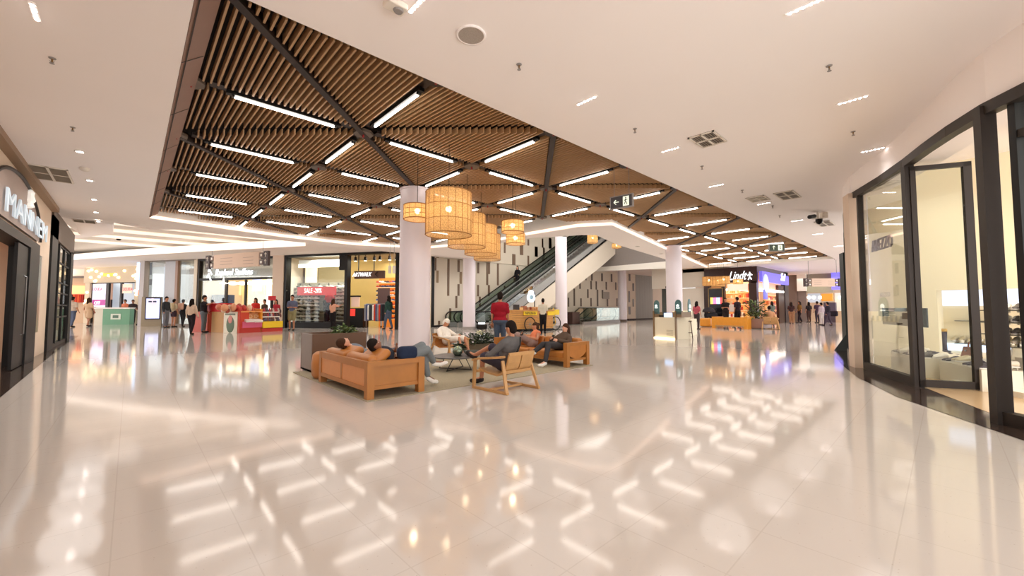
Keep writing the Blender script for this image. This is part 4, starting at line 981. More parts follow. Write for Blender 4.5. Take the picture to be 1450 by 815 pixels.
for k in range(12):
    u = ua+(ub-ua)*(k+.5)/12; b = MB(); c = random.choice([(236,234,230),(210,70,50),(40,40,46),(90,96,130),(150,152,160),(60,64,70)]); b.rbox(SM.P(u,zt-.55),(.14,.5,1.0+random.uniform(-.1,.1)),fabric(c),rz=rz,r=.05); b.tube([SM.P(u,zt-.06),SM.P(u,zt+.02)],.012,M_STEEL,5)
    solid('garment',b,'garment on the rail in the sneaker shop entrance','clothes','garments on the sneaker shop rail')
panel(SM,(529,407,546,437),-.5,paint((96,70,66)),'display_board','dark board of hanging tops at the back of the sneaker shop','panel')
# ---------------------------------------------------------------- totem
TP = Plane(at(200,462).xy, at(228,461.5).xy)
t = thing('advertising_totem','freestanding grey totem with bright portrait screen left of the queue','totem',TP.P(TP.len/2,0))
b = MB(); TP.px(200,420,228.5,462.5,-.35,0,paint((150,136,112)),b,True); build('body',b,t)
b = MB(); TP.px(205.5,420.5,227.5,452,0,.04,paint((24,30,60)),b); build('screen_bezel',b,t)
b = MB(); TP.px(207,422.5,226,450.5,.04,.05,glow((206,214,250),.6),b); build('screen',b,t)
b = MB(); u,z = TP.uz(216,430); b.ell(TP.P(u,z+.12,.05),(.22,.012,.27),glow((214,204,222),.6),16,8,Matrix.Rotation(math.atan2(TP.u.y,TP.u.x),3,'Z')); b.cbox(TP.P(u-.12,z+.16,.07),(.18,.01,.1),paint((50,54,90)),rz=math.atan2(TP.u.y,TP.u.x)); b.cbox(TP.P(u+.12,z+.16,.07),(.18,.01,.1),paint((50,54,90)),rz=math.atan2(TP.u.y,TP.u.x)); b.ell(TP.P(u,z-.62,.04),(.3,.012,.36),glow((232,234,252),.7),16,8,Matrix.Rotation(math.atan2(TP.u.y,TP.u.x),3,'Z'))
build('portrait',b,t,'portrait of a person in sunglasses and white top')
# ---------------------------------------------------------------- hanging way signs
def way_sign(label, x0, y0, x1, y1, d0, d1, ctop, arrows=True):
    A = atd(x0,y0,d0); B = atd(x1,y0,d1); Pl = Plane(A.xy,B.xy)
    t = thing('direction_sign', label, 'sign', Pl.P(Pl.len/2,A.z)); z1 = Pl.uz(x0,y0)[1]; z0 = Pl.uz(x0,y1)[1]; L = Pl.len; h = z1-z0; k = h*.62
    b = MB(); Pl.hx(k*1.5,L-k*1.5,z0,z1,-.05,.05,plaster('sign_panel',(222,198,180)),b); build('panel',b,t)
    for ua_,ub_ in ((0,k*.72),(L-k*.72,L)): b = MB(); Pl.hx(ua_,ub_,z0,z1,-.06,.06,paint((66,50,48)),b); build('arrow_panel',b,t,'dark end panel with white arrows')
    b = MB()
    for u in (k*.36,L-k*.36):
        for f_ in (.27,.73):
            z = z0+h*f_; b.bar(Pl.P(u,z-h*.14,.07),Pl.P(u,z+h*.14,.07),h*.05,.01,M_WHITE); b.bar(Pl.P(u-h*.1,z+h*.04,.07),Pl.P(u,z+h*.15,.07),h*.05,.01,M_WHITE); b.bar(Pl.P(u+h*.1,z+h*.04,.07),Pl.P(u,z+h*.15,.07),h*.05,.01,M_WHITE)
    build('arrow',b,t)
    b = MB()
    for u in (k*1.12,L-k*1.12):
        for f_ in (.26,.74): z = z0+h*f_; Pl.hx(u-k*.28,u+k*.28,z-h*.17,z+h*.17,-.05,.05,paint((104,84,78)),b); Pl.hx(u-k*.13,u+k*.13,z-h*.08,z+h*.08,.05,.06,M_WHITE,b)
    build('pictogram',b,t)
    b = MB()
    for r_ in range(3): Pl.hx(L*.25,L*.25+L*.2,z0+h*(.25+.22*r_),z0+h*(.28+.22*r_),.05,.055,paint((170,146,132)),b); Pl.hx(L*.62,L*.78,z0+h*(.2+.22*r_),z0+h*(.23+.22*r_),.05,.055,paint((170,146,132)),b)
    build('text_line',b,t)
    b = MB()
    for u in (k*1.0,L-k*1.0): p0 = Pl.P(u,z1); b.tube([p0,Vector((p0.x,p0.y,zceil(p0.x,p0.y)))],.012,M_STEEL,5)
    build('hanger_rod',b,t)
way_sign('cream hanging direction sign with dark arrow ends in front of the middle shop',293,362,381,381,22.5,20.5,0)
way_sign('cream hanging direction sign with dark arrow ends far right by the violet sign',1138,394,1192,405.5,26,26,0)
def exit_sign(label, x0,y0,x1,y1,d,right,slant,c):
    A = atd(x0,y0,d); B = atd(x1,y0,d-slant if False else d+slant); Pl = Plane(A.xy,B.xy); z1 = A.z; z0 = atd(x0,y1,d).z; L = Pl.len; h = z1-z0
    t = thing('exit_sign', label, 'sign', Pl.P(L/2,z0)); b = MB(); Pl.hx(0,L,z0,z1,-.02,.02,paint(c),b); build('panel',b,t)
    b = MB(); Pl.hx(0,L,z1,z1+.02,-.03,.03,M_GREY,b); Pl.hx(0,L,z0-.02,z0,-.03,.03,M_GREY,b); Pl.hx(-.02,0,z0-.02,z1+.02,-.03,.03,M_GREY,b); Pl.hx(L,L+.02,z0-.02,z1+.02,-.03,.03,M_GREY,b); build('frame',b,t)
    w = glow((226,232,214),.6); b = MB(); Pl.hx(L*.58,L*.86,z0+h*.08,z1-h*.08,.02,.026,w,b); build('pictogram_panel',b,t)
    b = MB(); u = L*.72; zc = (z0+z1)/2
    b.ell(Pl.P(u,zc+h*.28,.03),h*.06,paint(c),8,6)
    for p,q in (((0,.2),(-.02,-.05)),((-.02,-.05),(.12,-.2)),((.12,-.2),(.1,-.34)),((-.02,-.05),(-.14,-.28)),((0,.15),(.15,.05)),((0,.15),(-.14,.02))): b.bar(Pl.P(u+p[0]*h,zc+p[1]*h,.03),Pl.P(u+q[0]*h,zc+q[1]*h,.03),h*.07,.01,paint(c))
    build('running_figure',b,t)
    b = MB(); u = L*.28
    if right == 'left': seg = (((.22,0),(-.2,0)),((-.24,0),(-.04,.2)),((-.24,0),(-.04,-.2)))
    else: seg = (((0,-.28),(0,.24)),((0,.28),(-.2,.06)),((0,.28),(.2,.06)))
    for p,q in seg: b.bar(Pl.P(u+p[0]*h,zc+p[1]*h,.03),Pl.P(u+q[0]*h,zc+q[1]*h,.03),h*.14,.01,w)
    build('arrow',b,t)
    b = MB()
    for u in (L*.15,L*.85): b.tube([Pl.P(u,z1),Pl.P(u,4.5)],.006,M_STEEL,5)
    build('hanger_rod',b,t)
exit_sign('dark hanging exit sign with left arrow near the wooden ceiling edge',865.5,280.5,895.5,296,9.0,'left',-.33,(70,68,72))
exit_sign('small green hanging exit sign with up arrow at the far end of the wooden ceiling',1089,346,1110,355,17,'up',0,(60,76,56))
t = thing('door_tag','pair of white tags hanging on two rods at the right of the sneaker shop','sign',atd(555,385,19)); b = MB()
for x,y0 in ((552,376),(558,376)): p=atd(x,y0,18.5); q=atd(x+4,y0+11,18.5); b.bar(p,Vector((p.x,p.y,q.z)),.14,.03,M_WALL); 
build('tag',b,t); b = MB()
for x in (552,558): p=atd(x,376,18.5); b.tube([p,(p.x,p.y,4.3)],.012,M_STEEL,5)
build('hanger_rod',b,t)
# ---------------------------------------------------------------- chocolate shop and far right corridor
CX = 33.7; CP = Plane((CX,13.3),(CX,8)); mk = mat('dark_chocolate',(52,24,18),.3,noise=.1,nscale=3)
def cy(px): return CP.uz(px,430)[0]
b = MB(); CP.px(997,379,1064,400,-.3,0,mk,b); CP.px(997,400,1005,458,-.3,0,mk,b,True); CP.px(1005,398,1026,406,-.3,0,mk,b); CP.px(1022,405,1026.5,458,-.3,0,mk,b,True); CP.px(1061,398,1072,460,-.5,0,mk,b,True); CP.px(1063,377,1072,400,-.3,0,mk,b); struct('wall_brown', b)
CB = CP.back(2.8); b = MB(); CB.px(985,380,1075,457,-.1,0,glow((196,140,90),.35),b,True); CB.px(985,380,1075,386,0,2.6,paint((214,200,176)),b); struct('wall_shop.006', b)  # shop light put into the back wall as emission
c = CP.P(cy(1045),3.6,-1.4); area(c.x,c.y,c.z,110,2.5,2.5)
t = thing('shop_sign','white script chocolate shop name with winged emblem on dark brown fascia','sign',CP.P(cy(1030),3.6)); u,z = CP.uz(1031,396.5); u2,_ = CP.uz(1057,396)
lt = text('letters','Lindt',t,CP.P(u,z,.05),CP.u,(0,0,1),.95,glow((250,252,255),1.0),.03,shear=.45); w = max(v.co.dot(CP.u) for v in lt.data.vertices)-(lo:=min(v.co.dot(CP.u) for v in lt.data.vertices))
for v in lt.data.vertices: v.co += CP.u*((v.co.dot(CP.u)-lo)*((u2-u)/w-1))
b = MB(); u,z = CP.uz(1062,392)
for du,dz,a in ((0,.1,.2),(.1,.2,-.8),(-.1,.16,.8),(.07,-.1,-.4),(-.07,-.12,.4),(.0,.28,0)): b.cbox(CP.P(u+du,z+dz,.05),(.07,.04,.2),glow((250,252,255),1),rz=math.atan2(CP.u.y,CP.u.x),ry=a)
build('emblem',b,t)
panel(CP,(1004,409,1024,457),.0,paint((20,22,28),.2),'menu_board','dark glass board with gold frame beside the chocolate shop entrance','board',True)
t = thing('screen','colourful screen showing red, yellow and blue on the dark board','screen',CP.P(cy(1014),2,.1)); b = MB(); 
for i,(x0,x1,c) in enumerate(((1006.5,1010,(250,210,90)),(1010,1015,(236,110,150)),(1015,1020,(150,190,240)),(1020,1023.5,(230,70,70)))): CP.px(x0,421,x1,430,.06,.08,glow(c,1.6),b)
build('display',b,t); b = MB(); CP.px(1003.5,408,1004.6,457,.05,.1,paint((150,124,80)),b,True); CP.px(1023.4,408,1024.5,457,.05,.1,paint((150,124,80)),b,True); CP.px(1003.5,407.5,1024.5,409,.05,.1,paint((150,124,80)),b); build('frame',b,t)
t = thing('shop_canopy','white lit canopy panel above the chocolate shop counter','canopy',CP.P(cy(1040),3,-.8)); b = MB(); CP.px(1026.5,401,1056,411,-.6,-.5,glow((246,232,208),.5),b); build('panel',b,t); b = MB(); CP.px(1056,401,1064,410,-.6,-.5,glow((190,110,70),.6),b); build('poster',b,t,'orange poster')
random.seed(9)
def goods(pl, x0,x1,y0,y1,rows,cols,label,group,cs,d=0.,e=.25,name='chocolate_box'):
    t = thing('display_shelf',label[0],'shelf',pl.P(pl.uz((x0+x1)/2,430)[0],0,d)); b = MB()
    ua = pl.uz(x0,430)[0]; ub = pl.uz(x1,430)[0]; zt = pl.uz((x0+x1)/2,y0)[1]; zb = max(.1,pl.uz((x0+x1)/2,y1)[1]); dz = (zt-zb)/rows
    for r_ in range(rows+1): pl.hx(ua,ub,zb+dz*r_-.02,zb+dz*r_,d-.35,d,glow((250,226,180),.6) if r_ else M_WHITE,b)
    build('shelf_board',b,t); b = MB(); pl.hx(ua,ub,0,zt,d-.4,d-.35,glow((220,160,100),.35),b); build('back_panel',b,t)
    for r_ in range(rows):
        for c_ in range(cols):
            c = random.choice(cs); du = (ub-ua)/cols; h = dz*random.uniform(.45,.8); b = MB(); b.rbox(pl.P(ua+du*(c_+.5),zb+dz*r_+h/2,d-.15),(.2,abs(du)*.75,h),glow(c,e),rz=math.atan2(pl.n.y,pl.n.x),r=.02,n=1)  # goods glow faintly to look lit
            solid(name,b,label[1],'box',group)
CSH = CP.back(1.6)
gold = [(220,170,90),(190,60,40),(236,220,190),(120,60,36),(214,120,60),(160,30,30)]
goods(CSH,1027,1044,408,422,2,5,('lit upper shelf with chocolates behind the entrance','chocolate figure on the upper left shelf of the chocolate shop'),'chocolates on the upper left shelf',[(226,196,150),(200,150,90)],)
goods(CSH,1046,1062,404,457,6,6,('tall lit shelf of boxed chocolates at the right of the entrance','boxed chocolate on the tall right shelf of the chocolate shop'),'boxed chocolates on the tall shelf',gold)
goods(CP.back(1.0),1028,1045,424,457,4,6,('stepped counter stacked with red and white boxes','box on the stepped counter of the chocolate shop'),'boxes on the stepped counter',[(236,226,214),(190,60,50),(220,190,150)])
for px in (1031,1052): 
    u,z = CSH.uz(px,410); b = MB(); CSH.px(px-3,409,px+6,411.5,.2,.5,glow((255,244,214),3),b); solid('shelf_light',b,'warm light bar over the chocolate shelves','light','light bars over the chocolate shelves')
# violet shop beside it (side plane running away)
y2 = 13.3-cy(1072); VP_ = Plane((CX,y2),(CX+16,y2))
b = MB(); VP_.px(1072,379,1114,388,-.3,0,paint((110,100,96)),b); VP_.px(1112,385,1117,457,-.3,0,paint((60,50,50)),b,True); VP_.px(1104,404,1113,457,-.25,-.05,mk,b,True); struct('wall_violet', b)
b = MB(); VB = VP_.back(2.2); VB.px(1074,385,1116,456,-.1,0,glow((206,150,110),.4),b,True); struct('wall_shop.007', b)  # back wall made to glow so the interior reads as lit
t = thing('shop_sign','slanted violet lit sign with white lettering beside the chocolate shop','sign',VP_.P(2,3.3,.3)); b = MB(); VP_.px(1073,387.5,1111,401,.1,.3,glow((110,100,214),.7),b); build('panel',b,t)
u,z = VP_.uz(1099,397); text('letters','Sal',t,VP_.P(u,z,.32),VP_.u,(0,0,1),.9,glow((236,240,255),1.2),.03,shear=.3,sx=1.3)
t = thing('round_banner','tall pale blue rounded banner hanging at the corner of the violet shop','banner',VP_.P(1,2.8,.3)); b = MB(); u,z = VP_.uz(1077,402); b.ell(VP_.P(u,z,.35),(.7,.1,.75),glow((170,180,226),.9),14,8); b.cbox(VP_.P(u-.2,z-.8,.35),(.8,.08,.7),glow((110,110,200),.8)); build('cloth',b,t,smooth=True)
b = MB(); VP_.px(1078,410,1110,413,-.4,0,glow((255,246,230),4),b); solid('light_bar',b,'bright horizontal light bar over the violet shop entrance','light')
panel(VP_,(1079,401,1104,409),-.3,glow((226,150,120),.6),'poster','orange brown poster over the violet shop entrance','poster')
goods(VB,1082,1107,418,452,5,8,('lit back shelf of red and orange goods in the violet shop','small packet on the back shelf of the violet shop'),'packets on the violet shop shelf',gold,d=.4,name='packet')
# far corridor end: plane x = 46
EP = Plane((46,y2+1),(46,-6)); ew = plaster('ew',(222,206,188))
b = MB(); EP.px(1116,386,1130,460,-.2,0,paint((120,110,104)),b,True); EP.px(1130,384,1142.5,412,.0,.5,M_WHITE,b); EP.px(1116,384,1230,402,-.3,-.1,paint((150,138,122)),b); EP.px(1142,400,1180,414,-.1,.1,paint((166,164,140)),b); EP.px(1130,412,1142,460,-.2,0,paint((130,120,116)),b,True); struct('wall_far.001', b)
EB = EP.back(2.5); b = MB(); EB.px(1138,404,1235,460,-.1,0,glow((226,206,180),.12),b,True); struct('wall_shop.008', b)  # faint glow on the wall stands in for shop light
b = MB(); EP.px(1178.5,382.5,1200,410,.3,.45,glow((112,104,220),.9),b); solid('violet_screen',b,'large glowing violet panel high in the far right corridor','sign')
b = MB(); EP.px(1167,416,1182,426,.6,1.1,glow((206,140,50),.5),b); solid('hanging_sign',b,'square orange brown panel hanging over the far right walkers','sign')
panel(EP,(1181,414,1200,440),-.5,glow((250,244,226),.2),'lit_window','bright white shop window at the end of the right corridor','window')
panel(EP,(1142,415,1160,428),-.5,glow((196,206,220),.35),'lit_window','pale blue shop window at the end of the right corridor','window')
panel(EP,(1169,428,1186,458),.3,paint((90,80,96)),'display_case','dark violet case behind the far right walkers','cabinet',True,th=.5)
panel(EP,(1118,440,1128,459),.6,paint((170,130,90)),'display_table','wooden display block left of the far right walkers','table',True,th=.6)
panel(EP,(1188,440,1197,458),1.0,paint((214,186,150)),'display_table','pale wooden display block at the end of the right corridor','table',True,th=.6)
for px in (1146,1153,1162,1176,1190):
    u,z = EP.uz(px,421); b = MB(); b.ell(EP.P(u,z,.2),.16,glow((255,250,240),1.2),10,8); solid('globe_lamp',b,'glowing globe lamp in the far right shops','lamp','globe lamps of the far right shops',smooth=True)
c = EP.P(3,4.0,2); area(c.x,c.y,c.z,70,4,4); area(22,14,8.3,500,10,8)  # second lamp is fill added for the dark upper void, no fixture
# ================================================================== SHOE BOUTIQUE ON THE RIGHT
AP = Plane((9.13,.34),(11.08,1.17)); CPn = Plane((4.7,-2.2),(6.92,-.38))
P1, PA, PB = Vector((6.92,-.38,0)), Vector((9.13,.34,0)), Vector((11.08,1.17,0))
def vbox(mb, a, b_, w, z0, z1, m):
    a = Vector((a[0],a[1],0)); b_ = Vector((b_[0],b_[1],0)); mb.bar(a+Vector((0,0,(z0+z1)/2)), b_+Vector((0,0,(z0+z1)/2)), w, z1-z0, m)
path = [(4.2,-2.75),(5.4,-1.5),(6.2,-.85),(6.92,-.40),(7.6,-.14),(8.35,.1),(9.13,.34),(10.1,.72),(11.08,1.17),(11.55,1.36)]
hz = [3.40,3.42,3.46,3.50,3.55,3.6,3.64,3.66,3.68,3.7]
b = MB()
for i in range(len(path)-1):
    (x0,y0),(x1,y1) = path[i],path[i+1]; a0,a1 = hz[i],hz[i+1]
    b.add([(x0,y0,a0),(x1,y1,a1),(x1,y1,4.15),(x0,y0,4.15)],[(0,1,2,3)],M_CEIL)
    b.add([(x0,y0,a0),(x1,y1,a1),(x1+.2,y1-.5,a1),(x0+.2,y0-.5,a0)],[(0,1,2,3)],M_CEIL)
struct('wall_boutique', b)
b = MB()
for i in range(len(path)-1):
    (x0,y0),(x1,y1) = path[i],path[i+1]; b.bar((x0,y0,hz[i]-.03),(x1,y1,hz[i+1]-.03),.12,.13,M_BRONZE)
struct('trim_10', b)
t = thing('window_frame_set','bronze framed glass shop window of the shoe boutique left of its open door','shop window',PB)
def post(mb,p,w,d,z1,m=M_BRONZE): mb.cbox((p[0],p[1],z1/2),(w,d,z1),m,rz=.4)
b = MB(); post(b,PA,.13,.12,3.62); post(b,AP.P(AP.len-.1,0),.07,.1,3.66); AP.hx(0,AP.len-.1,0,.15,-.05,.05,M_BRONZE,b); build('frame',b,t)
b = MB(); AP.hx(.05,AP.len-.1,.15,3.62,-.006,.006,GLASS,b); build('glass_pane',b,t)
t['label'] = 'bronze framed shop window with black letters left of the open glass door'
SQ3 = AP.back(.25); u,z = SQ3.uz(1235,357); u2,_ = SQ3.uz(1264,352)
if (SQ3.uz(1264,350)[0]-u) > 0: dirn = SQ3.u
else: dirn = -SQ3.u
lt = text('letters','AREZZO',t,SQ3.P(u,z),dirn,(0,0,1),.34,paint((40,32,30)),.015,shear=-.05); w = max(v.co.dot(dirn) for v in lt.data.vertices)-(lo:=min(v.co.dot(dirn) for v in lt.data.vertices))
for v in lt.data.vertices: v.co += dirn*((v.co.dot(dirn)-lo)*(abs(u2-u)/w-1))
u,z = SQ3.uz(1246,420); text('lettering','AREZZO',t,SQ3.P(u,z),dirn,(0,0,1),.12,paint((214,204,186)),.004)
# open door leaf
D0 = PA+Vector((-.05,-.02,0)); D1 = at(1392,553.5); DP = Plane(D0.xy,D1.xy)
t = thing('glass_door','tall bronze framed glass door standing open inwards at the boutique','door',D0)
b = MB(); DP.hx(0,.07,.02,3.52,-.03,.03,M_BRONZE,b); DP.hx(DP.len-.1,DP.len,.02,3.52,-.03,.03,M_BRONZE,b); DP.hx(0,DP.len,.02,.13,-.03,.03,M_BRONZE,b); DP.hx(0,DP.len,3.45,3.52,-.03,.03,M_BRONZE,b); build('door_frame',b,t)
b = MB(); DP.hx(.07,DP.len-.1,.13,3.45,-.005,.005,GLASS,b); build('glass_pane',b,t)
# near window right
NP = Plane((6.92,-.40),(4.2,-2.75)); t = thing('window_frame_set','wide bronze framed boutique window at the right photo edge','shop window',P1)
b = MB(); post(b,P1,.13,.13,3.5); NP.hx(.25,.32,0,3.45,-.05,.05,M_BLACK,b); NP.hx(0,3.4,0,.14,-.06,.06,M_BRONZE,b); NP.hx(.3,3.4,3.02,3.1,-.04,.04,M_BRONZE,b); build('frame',b,t)
b = MB(); NP.hx(.3,3.4,.14,3.4,-.006,.006,GLASS,b); build('glass_pane',b,t)
# inner walls
ivory = plaster('ivory_wall',(240,228,198)); I1 = Plane((11.9,1.1),(11.55,-4)); I2 = Plane((13.0,1.1),(12.65,-4))
b = MB(); I1.hx(0,I1.uz(1326,411)[0],0,4.15,-.1,0,ivory,b); ua,zt = I1.uz(1326,411); ub = I1.uz(1500,411)[0]; I1.hx(ua,ua-6 if ub<ua else ua+6,zt,4.15,-.1,0,ivory,b)
ui = I1.uz(1326,411)[0]; pA_ = I1.P(ui,0); 
b.add([pA_, pA_-I1.n*1.5, pA_-I1.n*1.5+Vector((0,0,4.1)), pA_+Vector((0,0,4.1))],[(0,1,2,3)],ivory)
ul = I1.uz(1290,411)[0]; sgn = 1 if ub > ua else -1
I2.hx(I2.uz(1290,411)[0], I2.uz(1326,411)[0]+sgn*8, 0, 4.15, -.1, 0, ivory, b); struct('wall_shop.009', b)
b = MB(); I2.hx(I2.uz(1326,411)[0], I2.uz(1326,411)[0]+sgn*2.5, 1.3,1.64,.0,.06,glow((206,218,246),.8),b); solid('light_band',b,'cool white glowing band along the back wall of the boutique above its shelves','light')
b = MB(); I2.hx(I2.uz(1326,411)[0], I2.uz(1326,411)[0]+sgn*2.5,.35,.5,.02,.06,glow((200,220,255),1.2),b); solid('light_band',b,'low bluish light band near the floor behind the boutique plinths','light')
b = MB(); b.add([(5.6,-1.7,.006),(7.0,-.5,.006),(9.1,.25,.006),(10.9,.9,.006),(12,-2.5,.006),(8,-6,.006)],[(0,1,2,3,4,5)],mat('boutique_floor',(196,166,126),.2,noise=.08,nscale=2)); struct('floor.001', b)
c = AP.P(.4,3.5,-1.3); [spot(q.x,q.y,4.05,e_,2.4,1,.1,(1,.93,.8)) for q,e_ in ((AP.P(.2,0,-.9),60),(AP.P(1.4,0,-.9),60),(AP.P(-.8,0,-1.2),60),(AP.P(0,0,-2.4),60),(NP.P(.8,0,-1.2),70),(NP.P(2,0,-1.2),70))]  # unseen spots added to brighten the boutique, no fixtures modelled
# black notice board
t = thing('notice_board','black board with small white text hanging inside the boutique window','board',SQ3.P(1,1.2)); SB2 = AP.back(.35)
b = MB(); q = SB2.px(1249.5,436,1312,461,-.02,.0,paint((44,44,42),.3),b); build('panel',b,t)
b = MB()
for k,(l) in enumerate((14,5,16,8)): SB2.px(1252,438.5+k*2.7,1252+l,439.8+k*2.7,.0,.005,M_WHITE,b)
build('text_line',b,t)
# plinths and shelves with shoes and bags
def pl_box(off, x0,y0,x1,y1, dd, label, g='white plinths of the boutique'):
    Q = AP.back(off); b = MB(); q = Q.px(x0,y0,x1,y1,-dd,0,mat('plinth_white',(232,226,208),.5,noise=.02),b,True); solid('plinth',b,label,'plinth'); return Q, q
Q1,q1 = pl_box(.45,1262,503,1300,530,.45,'white display plinth behind the left boutique window, full of shoes')
Q2,q2 = pl_box(.75,1299,520,1330,546,.5,'low white plinth seen through the open glass door, left one')
Q3,q3 = pl_box(.7,1331,517,1390,546,.5,'wide white plinth seen through the open glass door, right one')
Q4,q4 = pl_box(.9,1246,494,1264,520,.4,'small tall white plinth with one pair of shoes at the left')
Q5,q5 = pl_box(1.15,1290,505,1326,528,.3,'white plinth standing behind the low left one')
random.seed(13); pal = [(238,234,224),(226,216,196),(90,84,80),(200,186,150),(60,52,60)]
nmw = ['white','cream','charcoal','beige','dark violet']
def pair(Q, u, z, d, ci, rz0, label, grp):
    for s_ in (-1,1):
        place('shoe|%d'%ci, lambda ci=ci: shoe_mb((0,0,0),.85,0,paint(pal[ci],.4),paint((236,230,220)),True), Q.P(u+s_*.055,z+(.04 if ci%2 else 0),d), rz0, label, 'shoe', grp)
rzA = math.atan2(AP.n.y,AP.n.x)
for Q,q,nm,n in ((Q1,q1,'left window plinth',5),(Q2,q2,'low left plinth',2),(Q3,q3,'wide right plinth',4),(Q4,q4,'small tall plinth',1),(Q5,q5,'rear plinth',3)):
    for k in range(n):
        for dd in ((-.12,-.33) if n > 1 else (-.2,)):
            ci = random.randrange(5); pair(Q, q[0]+(q[1]-q[0])*(k+.5)/n, q[3]+.003, dd, 0 if nm=='small tall plinth' else ci, rzA+random.uniform(-.4,.4), '%s shoe displayed on the %s in the boutique'%(nmw[0 if nm=='small tall plinth' else ci],nm), '%s shoes on the %s'%(nmw[0 if nm=='small tall plinth' else ci],nm))
for px in (1334,1340.5):
    b = MB(); u,z = I2.uz(px,483); c = I2.P(u,.7,.3); zt = I2.uz(px,468)[1]; zb = I2.uz(px,497)[1]
    b.tube([I2.P(u,zb,.5),I2.P(u,(zb+zt)/2,.5),I2.P(u,zt,.5)],[.045,.04,.05],paint((46,36,50),.35),10); b.cyl(I2.P(u,zt,.5),I2.P(u,zt+.06,.5),.052,.052,paint((190,150,60),.3,),10); b.ell(I2.P(u,zb+.03,.54),(.05,.1,.04),paint((46,36,50),.35),8,6)
    solid('boot',b,'tall dark boot with gold cuff standing against the boutique back wall','boot','tall dark boots at the back',smooth=True)
b = MB(); u,z = I2.uz(1337,492); I2.hx(u-.35,u+.35,0,I2.uz(1337,497)[1],.3,.7,plaster('pl2',(236,228,206)),b); solid('plinth',b,'white block under the two tall dark boots','plinth')
def bag(c, w, h, col, label, rz):
    t = thing('handbag', label, 'bag', c); m_ = paint(col,.4); b = MB(); c = Vector(c); R = Matrix.Rotation(rz,3,'Z')
    o = [(-w/2,0),(w/2,0),(w*.42,h),(-w*.42,h)]
    b.add([c+R@Vector((x,y*(1 if z<h*.5 else .5),z)) for y in (-.07,.07) for x,z in o],[(0,1,2,3),(7,6,5,4),(0,4,5,1),(1,5,6,2),(2,6,7,3),(3,7,4,0)],m_); build('body',b,t)
    b = MB(); b.tube([c+R@Vector((w*.22*math.cos(a),0,h+w*.28*math.sin(a))) for a in [PI*k/8 for k in range(9)]],.012,m_,6); build('handle',b,t,smooth=True)
    b = MB(); b.cbox(c+R@Vector((0,.075,h*.7)),(.05,.01,.03),M_STEEL,rz=rz); build('clasp',b,t)
rzB = math.atan2(AP.u.y,AP.u.x)
I3 = AP.back(1.1)
u,z = I3.uz(1376,508); bag(I3.P(u,z),.34,.2,(150,84,40),'brown leather handbag standing on the plinth seen through the open door',rzB)
b = MB(); I3.hx(u-.3*1,u+.9,0,z-.003,-.2,.2,plaster('pl3',(232,224,206)),b); solid('plinth',b,'white block carrying the brown leather handbag','plinth')
def shelf(Q, x0,x1,y,label,n,grp,cis):
    u0,z0 = Q.uz(x0,y); u1,_ = Q.uz(x1,y); b = MB(); Q.hx(u0,u1,z0-.015,z0,.0,.3,paint((112,112,100),.2),b)
    solid('glass_shelf',b,label,'shelf')
    for k in range(n):
        pair(Q, u0+(u1-u0)*(k+.5)/n, z0+.002, .15, cis[k%len(cis)], rzA+.9, 'shoe on the shelf: '+grp, 'shoes, '+grp)
shelf(I2,1353,1400,453,'upper glass shelf behind the open boutique door',0,'upper shelf',[1])
shelf(I2,1353,1400,484,'lower glass shelf behind the open door with cream shoes',4,'lower shelf behind the open door',[3,0])
J = NP.back(2.2)
for k,(y,lab) in enumerate(((438.5,'topmost'),(455,'second'),(471.5,'third'),(487,'fourth'))):
    shelf(J,1416,1500,y,lab+' glass shelf behind the right edge boutique window',6,lab+' shelf at the right photo edge',[[2,2,0],[2,4,0],[4,2],[1,0,3]][k])
b = MB(); J.px(1405,508,1520,530,-.4,.0,plaster('pl4',(232,226,210)),b,True); J.px(1405,548,1520,570,.0,.6,plaster('pl4',(232,226,210)),b,True); 
J.hx(J.uz(1405,500)[0],J.uz(1520,500)[0],0,3.9,-.5,-.45,ivory,b); solid('display_cabinet',b,'white display cabinet wall behind the right edge boutique window','cabinet')
u,z = J.uz(1428,508.5); bag(J.P(u,z,-.12),.3,.22,(232,224,196),'cream handbag with round handle behind the right edge window',rzB-.4)
u,z = J.uz(1421,436); bag(J.P(u,z,.15),.22,.22,(52,46,54),'dark small handbag on the topmost glass shelf at the right',rzB-.4)
for k,px in enumerate((1436,1446)):
    u,z = J.uz(px,519); b = MB(); b.rbox(J.P(u,z+.04,.15),(.09,.07,.1),paint((92,84,100)),r=.03); solid('purse',b,'small round grey violet purse on the cabinet top at the right edge','bag','grey violet purses')
u,z = J.uz(1443,548); b = MB(); b.rbox(J.P(u,z+.05,.3),(.26,.14,.09),paint((236,206,60)),rz=.4,r=.03); solid('yellow_purse',b,'bright yellow flat purse on the low cabinet at the right photo edge','bag')
# pillar and the next shop round the curve
b = MB(); b.cbox((11.33,1.26,1.85),(.34,.3,3.7),plaster('pillar2',(226,206,186)),rz=.4); struct('wall_pillar.001', b)
cv = [(11.5,1.3),(12.4,1.52),(13.4,1.68),(14.6,1.8),(15.6,1.82)]
b = MB()
for i in range(len(cv)-1):
    (x0,y0),(x1,y1) = cv[i],cv[i+1]; b.bar((x0,y0,3.9),(x1,y1,3.9),.1,.5,M_CEIL); b.bar((x0,y0,3.35),(x1,y1,3.35),.1,.62,paint((110,100,88))); b.bar((x0,y0,.1),(x1,y1,.1),.14,.2,paint((150,140,130)))
    b.cbox((x0,y0,1.6),(.08,.1,3.2),paint((60,64,66),.3))
struct('wall_curve', b)
b = MB()
for i in range(len(cv)-1): (x0,y0),(x1,y1) = cv[i],cv[i+1]; b.bar((x0,y0,1.6),(x1,y1,1.6),.02,2.9,GLASS)
t = struct('window_4', b)
b = MB(); b.bar((12.6,.6,1.8),(16.4,.9,1.8),.1,3.6,paint((84,92,92))); struct('wall_shop.010', b)
